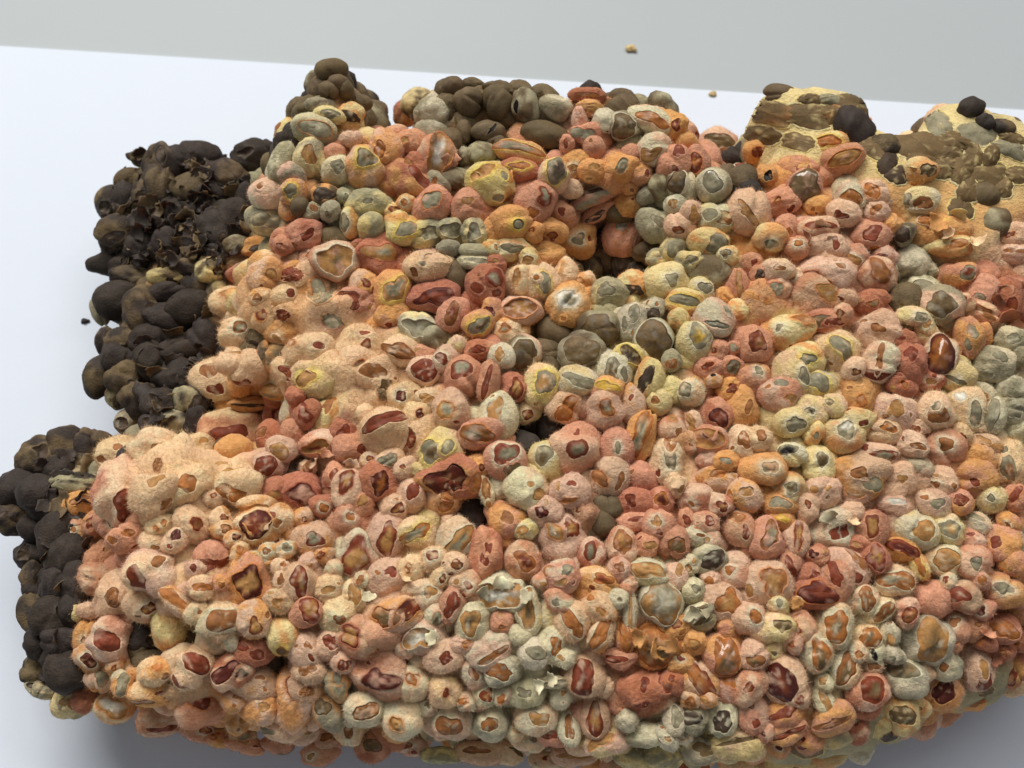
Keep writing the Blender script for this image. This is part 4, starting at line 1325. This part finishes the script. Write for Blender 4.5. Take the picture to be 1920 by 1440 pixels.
# ---- beans packed between and below, and round the sides that the photo hardly shows
tri = np.r_[CF[:, [0, 1, 2]], CF[:, [0, 2, 3]]]
e1 = CV[tri[:, 1]] - CV[tri[:, 0]]; e2 = CV[tri[:, 2]] - CV[tri[:, 0]]
cr = np.cross(e1, e2); ar = np.linalg.norm(cr, axis=1) / 2
pick = rng.choice(len(tri), 9000, p=ar / ar.sum())
r1, r2 = np.sqrt(rng.random(9000)), rng.random(9000)
S = (1 - r1)[:, None] * CV[tri[pick, 0]] + (r1 * (1 - r2))[:, None] * CV[tri[pick, 1]] + (r1 * r2)[:, None] * CV[tri[pick, 2]]
SN = cr[pick] / np.linalg.norm(cr[pick], axis=1)[:, None]
taken = []; deep_f = []; deep_d = []
pressed_pts = np.array([q[6] for q in pressed])
for P, nrm in zip(S, SN):
    if P[2] < .006 and nrm[2] < -.5: continue
    if taken and (((np.array(taken) - P) ** 2).sum(1).min() < .0068 ** 2): continue
    dn = ((anchors - P) ** 2).sum(1); j = int(dn.argmin()); dmin = math.sqrt(dn[j])
    if math.sqrt(((pressed_pts - P) ** 2).sum(1).min()) < .008: continue
    taken.append(P)
    r = rng.uniform(.0038, .0050)
    near = dmin < .011
    if near: skin = anchor_skin[j]; off = -.62 * r
    else:
        skin = 'D' if (P[0] < -.10 and P[1] > -.06) else rng.choice(['K', 'O', 'P', 'C', 'W', 'KP', 'YO', 'B', 'R']); off = 0
        if P[1] > .085 and P[0] < .05: skin = rng.choice(['B', 'BG', 'D'])
    out = unit(nrm + rng.normal(size=3) * .25); a1 = unit(np.cross(out, rng.normal(size=3))); a2 = np.cross(out, a1)
    c = P + nrm * off; c[2] = max(c[2], r * .8 + .0006)
    op = [] if near or rng.random() < .35 else [(rng.choice(['a', 't', 'r', 'g', 'o']), rng.uniform(-.4, .4), rng.uniform(-.4, .4), rng.uniform(.3, .6), rng.uniform(.25, .5), rng.uniform(0, 3), None, False)]
    if skin[0] == 'D': op = []
    sk, fl = bean_arrays(c, [a1, a2, out], np.array([r * rng.uniform(1, 1.25), r, r * .9]), skin, op, hi=False)
    (deep_d if skin[0] in 'BD' else loose).append(sk); loose_f += fl
merged('packed_beans', loose, M_MOULD)
merged('packed_dark_beans', deep_d, M_DARK)
merged('packed_bean_flesh', loose_f, M_FLESH)

# ---- the mould that binds it all
ccol = np.zeros((len(CV), 3)); cw = Waves(260, 8); cw2 = Waves(700, 8)
for i0 in range(0, len(CV), 4000):
    d = ((CV[i0:i0 + 4000, None, :] - anchors[None]) ** 2).sum(-1); j = d.argmin(1); dm = np.sqrt(d.min(1))
    base = np.array([SKIN[anchor_skin[k][-1]] for k in j])
    far = sstep(.010, .02, dm)[:, None]
    base = base * (1 - far) + far * SKIN['K']
    ccol[i0:i0 + 4000] = base * .8 + .2 * SKIN['O'] * (base.sum(1, keepdims=True) > .25)
ccol *= (1 + .12 * cw(CV))[:, None]
pd = np.sqrt(((CV[:, None, :] - pressed_pts[None]) ** 2).sum(-1).min(1))
N_ = np.zeros_like(CV); fn = np.cross(CV[CF[:, 2]] - CV[CF[:, 0]], CV[CF[:, 3]] - CV[CF[:, 1]])
for k in range(4): np.add.at(N_, CF[:, k], fn)
N_ /= np.linalg.norm(N_, axis=1)[:, None] + 1e-12
lift = sstep(.016, .006, pd) * .0036 - .0016                       # in the pressed faces the mould fills up between the beans
kk = sstep(.014, .007, pd)[:, None]
_px, _py = project(CV)
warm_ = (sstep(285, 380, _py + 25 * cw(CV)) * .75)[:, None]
ycol = np.where(CV[:, 1:2] > 0, SKIN['Y'] * (1 - warm_) + warm_ * SKIN['O'], .25 * SKIN['Y'] + .6 * SKIN['G'])  # crust towards the front greyed and dimmed: its shade is put into the colour
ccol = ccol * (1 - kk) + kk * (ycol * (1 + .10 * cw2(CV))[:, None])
mat = np.zeros(len(CV))                                     # felted mats where mould has grown over the beans
mcol = np.tile(SKIN['C'], (len(CV), 1))
for px, py, rad, cd in [(520, 560, 60, 'C'), (570, 530, 55, 'C'), (620, 610, 75, 'C'), (590, 670, 60, 'C'), (680, 680, 75, 'C'), (700, 750, 60, 'C'), (760, 790, 50, 'C'), (640, 800, 45, 'K'), (330, 860, 60, 'C'),
                    (230, 870, 45, 'C'), (390, 920, 55, 'C'), (460, 980, 30, 'C'), (400, 1100, 32, 'C'), (230, 1120, 26, 'K'), (420, 1180, 28, 'C'), (330, 1290, 34, 'C'),
                    (560, 1300, 46, 'K'), (640, 960, 30, 'K'), (530, 1130, 26, 'K'), (1560, 500, 60, 'K'), (1530, 550, 45, 'K'), (1660, 790, 65, 'K'), (1700, 900, 50, 'K'), (1690, 960, 45, 'K'),
                    (840, 920, 40, 'K'), (1740, 360, 45, 'Y'), (1760, 440, 50, 'O'), (1690, 350, 40, 'O'), (1830, 440, 55, 'C'), (1880, 760, 50, 'W'), (430, 600, 50, 'C'), (500, 1330, 45, 'K'), (1430, 560, 40, 'O'),
                    (1480, 1180, 30, 'K'), (720, 1180, 40, 'P'), (1200, 1290, 50, 'R'), (1270, 830, 40, 'O'), (1480, 300, 50, 'O'), (1150, 330, 40, 'P'), (900, 1220, 40, 'W'), (1100, 950, 40, 'P'), (1820, 880, 50, 'O')]:
    P, _n, _o = hit(px, py)
    s_ = rad * DIST / F
    if 480 < px < 780 and 500 < py < 820: s_ *= 1.12
    g_ = (1.3 if 480 < px < 780 and 500 < py < 820 else 1) * np.exp(-((CV - P) ** 2).sum(1) / (2 * (s_ * .8) ** 2))
    up = g_ > mat; mcol[up] = SKIN[cd]
    mat = np.maximum(mat, g_)
mat *= 1 - kk[:, 0]
ccol = ccol * (1 - .6 * np.minimum(mat, 1)[:, None]) + .6 * np.minimum(mat, 1)[:, None] * (mcol * (1 + .05 * cw(CV))[:, None])
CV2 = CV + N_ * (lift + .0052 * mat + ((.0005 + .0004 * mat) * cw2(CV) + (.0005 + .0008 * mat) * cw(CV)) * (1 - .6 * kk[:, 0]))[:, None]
CV2[:, 2] = np.maximum(CV2[:, 2], .0012)
# loose hairs of mould standing on it
wt = np.clip(mat, 0.06, 1) * (N_[:, 2] > -.1) * (1 - .8 * kk[:, 0]) * (ccol.sum(1) > .4)
hi_ = rng.choice(len(CV), 90000, p=wt / wt.sum())
jit = rng.normal(size=(len(hi_), 3)) * STEP * .45
hp = CV2[hi_] + jit - N_[hi_] * (jit * N_[hi_]).sum(1)[:, None]
tip = N_[hi_] + rng.normal(size=(len(hi_), 3)) * .5
sd = np.cross(N_[hi_], rng.normal(size=(len(hi_), 3))); sd /= np.linalg.norm(sd, axis=1)[:, None]
Ln = rng.uniform(.0003, .0012, len(hi_))[:, None]
hv = np.stack([hp - sd * .00004 - N_[hi_] * .0002, hp + sd * .00004 - N_[hi_] * .0002, hp + tip * Ln], 1).reshape(-1, 3)
hcol = np.repeat(np.minimum(ccol[hi_] * 1.12 + .02, .9), 3, 0)
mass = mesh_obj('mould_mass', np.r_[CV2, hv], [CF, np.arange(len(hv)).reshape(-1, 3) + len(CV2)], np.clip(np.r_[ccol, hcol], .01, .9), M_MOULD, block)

# ---- flat faces: beans pressed flush into the mould, following its surface
bvh2 = BVHTree.FromPolygons(CV2.tolist(), CF.tolist())
def wrap(px, py, P):
    d = Vector(ray(px, py))
    loc, nor, i, t = bvh2.ray_cast(Vector(CAM), d)
    if loc is None or (np.array(loc) - P) @ (np.array(loc) - P) > .012 ** 2:
        v = Vector(CAM + np.array(d) * ((P - CAM) @ np.array(d)))
        loc, nor, i, t = bvh2.find_nearest(v)
    return np.array(loc), np.array(nor)
worn = []
WORN = [(603, 545, 24, 20, 'gt'), (625, 603, 18, 12, 'g'), (545, 515, 22, 12, 'r'), (548, 550, 7, 9, 'r'), (530, 590, 14, 8, 'r'), (540, 705, 16, 9, 'r'), (575, 710, 14, 12, 't'), (705, 695, 26, 13, 'a'), (722, 735, 14, 14, 'n'), (740, 658, 26, 10, 'o'),
        (725, 805, 36, 9, 'r'), (768, 820, 10, 18, 'r'), (256, 832, 9, 8, 'a'), (303, 842, 20, 14, 'a'), (296, 872, 8, 12, 'a'), (200, 862, 8, 6, 'a'), (348, 903, 18, 13, 'o'), (238, 935, 22, 22, 'r'), (230, 972, 32, 26, 'ro'), (320, 945, 16, 8, 'a'),
        (430, 925, 28, 12, 'o'), (430, 876, 22, 8, 't'), (480, 985, 26, 30, 'ro'), (500, 1010, 18, 20, 'd'), (467, 1090, 32, 20, 'dt'), (470, 1110, 26, 14, 'd'), (262, 1085, 12, 24, 'r'), (295, 1053, 10, 12, 'o'), (330, 1130, 30, 12, 'o'), (380, 1100, 15, 9, 'o'),
        (415, 1165, 26, 20, 't'), (402, 1058, 26, 8, 'r'), (478, 1175, 12, 18, 'r'), (365, 1247, 22, 12, 'r'), (337, 1283, 18, 8, 'r'), (210, 1120, 11, 16, 'a'), (205, 1200, 22, 14, 'r'), (430, 1258, 24, 14, 'd'), (575, 1297, 14, 8, 'a'), (1530, 525, 22, 14, 'a'), (1565, 505, 9, 5, 'a'), (1650, 613, 15, 10, 'a'), (1680, 770, 12, 14, 't'),
        (1660, 780, 5, 4, 'a'), (1765, 780, 20, 13, 'a'), (1790, 460, 10, 12, 'o'), (1745, 415, 20, 9, 'o'), (1705, 330, 10, 9, 'n'), (850, 940, 22, 24, 'or'), (835, 900, 30, 18, 'd'), (640, 955, 14, 18, 'r'), (590, 940, 16, 20, 'd'), (1230, 1215, 34, 24, 'on'), (1130, 1195, 20, 28, 'o')]
for (px, py, rx, ry, cd) in WORN:
    worn.append((px, py, rx, ry, rng.uniform(-.5, .5), cd, hit(px, py)[0] + 0.0))
for (px, py, rx, ry, ang, code, P) in pressed + worn:
    is_worn = any(q[6] is P for q in worn)
    jag = np.zeros(NT)
    for k, w in ((2, .07), (3, .08), (4, .05), (6, .04), (9, .035), (14, .03)): jag += w * rng.normal() * np.sin(k * TH + rng.uniform(0, 6.28))
    jag = (1.12 if is_worn else 1.22) * (1 + np.clip(jag, -.25, .3))
    cn, cn2 = Waves(2.2, 6), Waves(7, 6)
    o1, o2 = (FLESH[q] for q in two(code)); o2 = .6 * o1 + .4 * o2
    tt = rng.uniform(.85, 1.15); hal = HALO[rng.choice(['w', 'y'])] * .25 + SKIN['Y'] * (.75 if P[1] > 0 else .5)  # rims on the front crust dimmer, shade put into the colour
    dome_h = rng.uniform(.0006, .0014)
    if is_worn: dome_h = .0004; hal = SKIN['C'] * .6 + .4 * SKIN[rng.choice(['O', 'K', 'R'])]
    FV, FC, SV, SC = [], [], [], []
    for t in (.001, .3, .55, .75, .9, 1.0, 1.0, 1.05, 1.14, 1.24):
        u = np.cos(TH) * rx * jag * t; v = np.sin(TH) * ry * jag * t
        x = px + u * math.cos(ang) - v * math.sin(ang); y = py + u * math.sin(ang) + v * math.cos(ang)
        s3 = np.c_[np.cos(TH) * t, np.sin(TH) * t, np.zeros(NT)]
        L = [wrap(a, b, P) for a, b in zip(x, y)]
        lo = np.array([q[0] for q in L]); no = np.array([q[1] for q in L])
        if len(FV) < 6:
            hgt = .00018 + dome_h * (1 - t * t) + .0001 * cn2(s3)
            m = sstep(-.4, 1.4, cn(s3) + .4 * cn2(s3))[:, None]
            c = (o1 * (1 - m) + m * (o2 * 1.1)) * tt
            sp = sstep(1.0, 1.5, cn2(s3))[:, None] * .5
            FV.append(lo + no * np.asarray(hgt)[:, None]); FC.append(c * (1 - sp) + sp * SKIN['C' if is_worn else 'Y'] * .8)
        else:
            hgt = {0: .0001, 1: .00022, 2: .00012, 3: -.0004}[len(SV)]
            SV.append(lo + no * hgt)
            SC.append(np.tile(hal, (NT, 1)) * (1 + .06 * cn2(s3))[:, None])
    FV = np.concatenate(FV); c0 = FV.mean(0)
    if is_worn:
        mesh_obj('exposed_flesh', np.r_[FV, np.concatenate(SV)], [ring_quads(i, i + 1) for i in (0, 1, 2, 3, 4, 6, 7, 8)], np.clip(np.r_[np.concatenate(FC), np.concatenate(SC)], .01, .9), M_FLESH, mass, c0)
        continue
    o = mesh_obj('pressed_bean', np.concatenate(SV), [ring_quads(i, i + 1) for i in range(3)], np.clip(np.concatenate(SC), .01, .9), M_MOULD, block, c0)
    mesh_obj('exposed_flesh', FV, [ring_quads(i, i + 1) for i in range(5)], np.clip(np.concatenate(FC), .01, .9), M_BARE, o, c0)

# ---- torn husks
def flake(P, out, size, col, kind='husk_flake', curl=1.0):
    nu, nv = 9, 7
    u, v = np.meshgrid(np.linspace(-1, 1, nu), np.linspace(-1, 1, nv))
    ph = rng.uniform(0, 6.28, 4)
    edge = 1 + .16 * np.sin(3 * np.arctan2(v, u) + ph[0]) + .12 * np.sin(7 * np.arctan2(v, u) + ph[1])
    u2 = u * np.sqrt(1 - v * v / 2) * edge; v2 = v * np.sqrt(1 - u * u / 2) * edge
    z = curl * (.55 * u2 ** 2 + .25 * v2 ** 2 * np.sin(ph[2])) + .10 * np.sin(4 * u2 + ph[3]) * np.cos(3 * v2 + ph[0])
    a1 = unit(np.cross(out, rng.normal(size=3))); a2 = np.cross(out, a1)
    V = P + size * (u2.ravel()[:, None] * a1 + .75 * v2.ravel()[:, None] * a2 + z.ravel()[:, None] * out)
    n = nu * nv
    idx = np.arange(n).reshape(nv, nu)
    q = np.stack([idx[:-1, :-1], idx[:-1, 1:], idx[1:, 1:], idx[1:, :-1]], -1).reshape(-1, 4)
    ring = np.r_[idx[0, :-1], idx[:-1, -1], idx[-1, ::-1][:-1], idx[::-1, 0][:-1]]
    rn = np.roll(ring, -1)
    V = np.r_[V, V - out * .00022]
    polys = [q, q[:, ::-1] + n, np.stack([rn, ring, ring + n, rn + n], -1)]
    w = Waves(500, 6)
    c = col * np.clip(1 + .22 * w(V), .5, 1.5)[:, None]
    return mesh_obj(kind, V, polys, np.clip(c, .004, .9), M_HUSK, block, P)
def flakes_in(poly_px, n, cols, smin, smax, lift):
    poly_px = np.array(poly_px, float); lo, hi_ = poly_px.min(0), poly_px.max(0); k = 0
    while k < n:
        p = rng.uniform(lo, hi_)
        if sdist(p[None], poly_px)[0] < 0: continue
        P, nor, on = hit(*p)
        k += 1
        d = -ray(*p)
        out = unit(d + rng.normal(size=3) * .75)
        flake(P + d * lift * rng.uniform(.6, 1.25), out, rng.uniform(smin, smax), SKIN[cols[rng.integers(len(cols))]] * rng.uniform(.8, 1.3), curl=rng.uniform(.4, 1.5))
flakes_in([(195, 370), (245, 290), (400, 280), (460, 330), (470, 420), (430, 500), (230, 505), (200, 450)], 150, ['D', 'D', 'B'], .0017, .0036, .0042)
flakes_in([(190, 580), (390, 560), (390, 790), (220, 790)], 22, ['D', 'D', 'B'], .002, .0042, .004)
flakes_in([(70, 840), (170, 830), (170, 1000), (60, 1280), (120, 1290)], 16, ['D', 'D', 'B'], .002, .004, .004)
for (px, py, s, cd) in [(820, 270, 22, 'K'), (845, 300, 18, 'P'), (900, 330, 16, 'Y'), (960, 330, 14, 'O'), (1540, 430, 20, 'K'), (1560, 455, 16, 'K'), (1515, 445, 14, 'P'),
                        (1760, 420, 20, 'O'), (1800, 400, 18, 'Y'), (1720, 320, 18, 'Y'), (1780, 440, 16, 'C'), (1830, 455, 16, 'C'), (940, 1095, 18, 'W'), (905, 1110, 14, 'W'), (985, 1120, 14, 'W'),
                        (1010, 1285, 12, 'W'), (1035, 1275, 12, 'W'), (1230, 1220, 20, 'O'), (1260, 1210, 18, 'O'), (1195, 1195, 16, 'O'), (1495, 1130, 12, 'O'), (1870, 575, 22, 'R'),
                        (1890, 590, 20, 'R'), (1885, 545, 16, 'P'), (640, 830, 14, 'K'), (610, 850, 12, 'P'), (660, 870, 14, 'K'), (590, 870, 12, 'K'), (470, 990, 16, 'O'), (500, 985, 12, 'C'),
                        (860, 905, 16, 'K'), (840, 930, 14, 'R'), (1300, 1150, 16, 'W'), (1325, 1145, 14, 'G'), (1555, 970, 16, 'W'), (1600, 980, 12, 'C'), (1335, 815, 14, 'P'),
                        (760, 1085, 12, 'C'), (810, 1195, 14, 'W'), (690, 1120, 12, 'W'), (1270, 905, 14, 'C'), (1850, 1190, 16, 'P'), (1870, 1235, 14, 'R'), (1160, 460, 10, 'O')]:
    P, nor, on = hit(px, py); d = -ray(px, py)
    flake(P + d * .0048, unit(d + rng.normal(size=3) * .6), s * DIST / F, SKIN[cd] * rng.uniform(.85, 1.1), curl=rng.uniform(.5, 1.4))

# ------------------------------------------------------------------ crumbs
def crumb(px, py, z, r, col, label, name='crumb', group=None):
    c = on_z(px, py, z); c[2] = z + r * .45
    w = Waves(2.4, 6)
    th = np.linspace(0, 2 * math.pi, 14, endpoint=False)
    V = []
    for ph in np.linspace(.25, math.pi - .25, 7):
        s = np.c_[np.sin(ph) * np.cos(th), np.sin(ph) * np.sin(th), np.full(14, math.cos(ph))]
        V.append(c + s * np.array([r * 1.3, r * .9, r * .55]) * (1 + .22 * w(s))[:, None])
    V = np.concatenate(V); a = np.arange(14)
    polys = [ring_quads(i, i + 1, 14) for i in range(6)]
    V = np.r_[V, [c + [0, 0, r * .5], c - [0, 0, r * .45]]]
    polys += [np.stack([(a + 1) % 14, a, np.full(14, 98)], -1), np.stack([84 + a, 84 + (a + 1) % 14, np.full(14, 99)], -1)]
    o = mesh_obj(name, V, polys, np.tile(col, (len(V), 1)), M_HUSK, None, c)
    o['label'] = label; o['category'] = 'crumb'
    if group: o['group'] = group
crumb(1183, 94, -.0008, .0016, lin(206, 180, 128), 'yellowish crumb on the bare table behind the paper')
crumb(1336, 178, 0, .0011, lin(196, 170, 124), 'tan crumb lying on the edge of the paper')
crumb(160, 603, 0, .0011, lin(44, 38, 36), 'tiny dark crumb on the paper beside the dark beans')
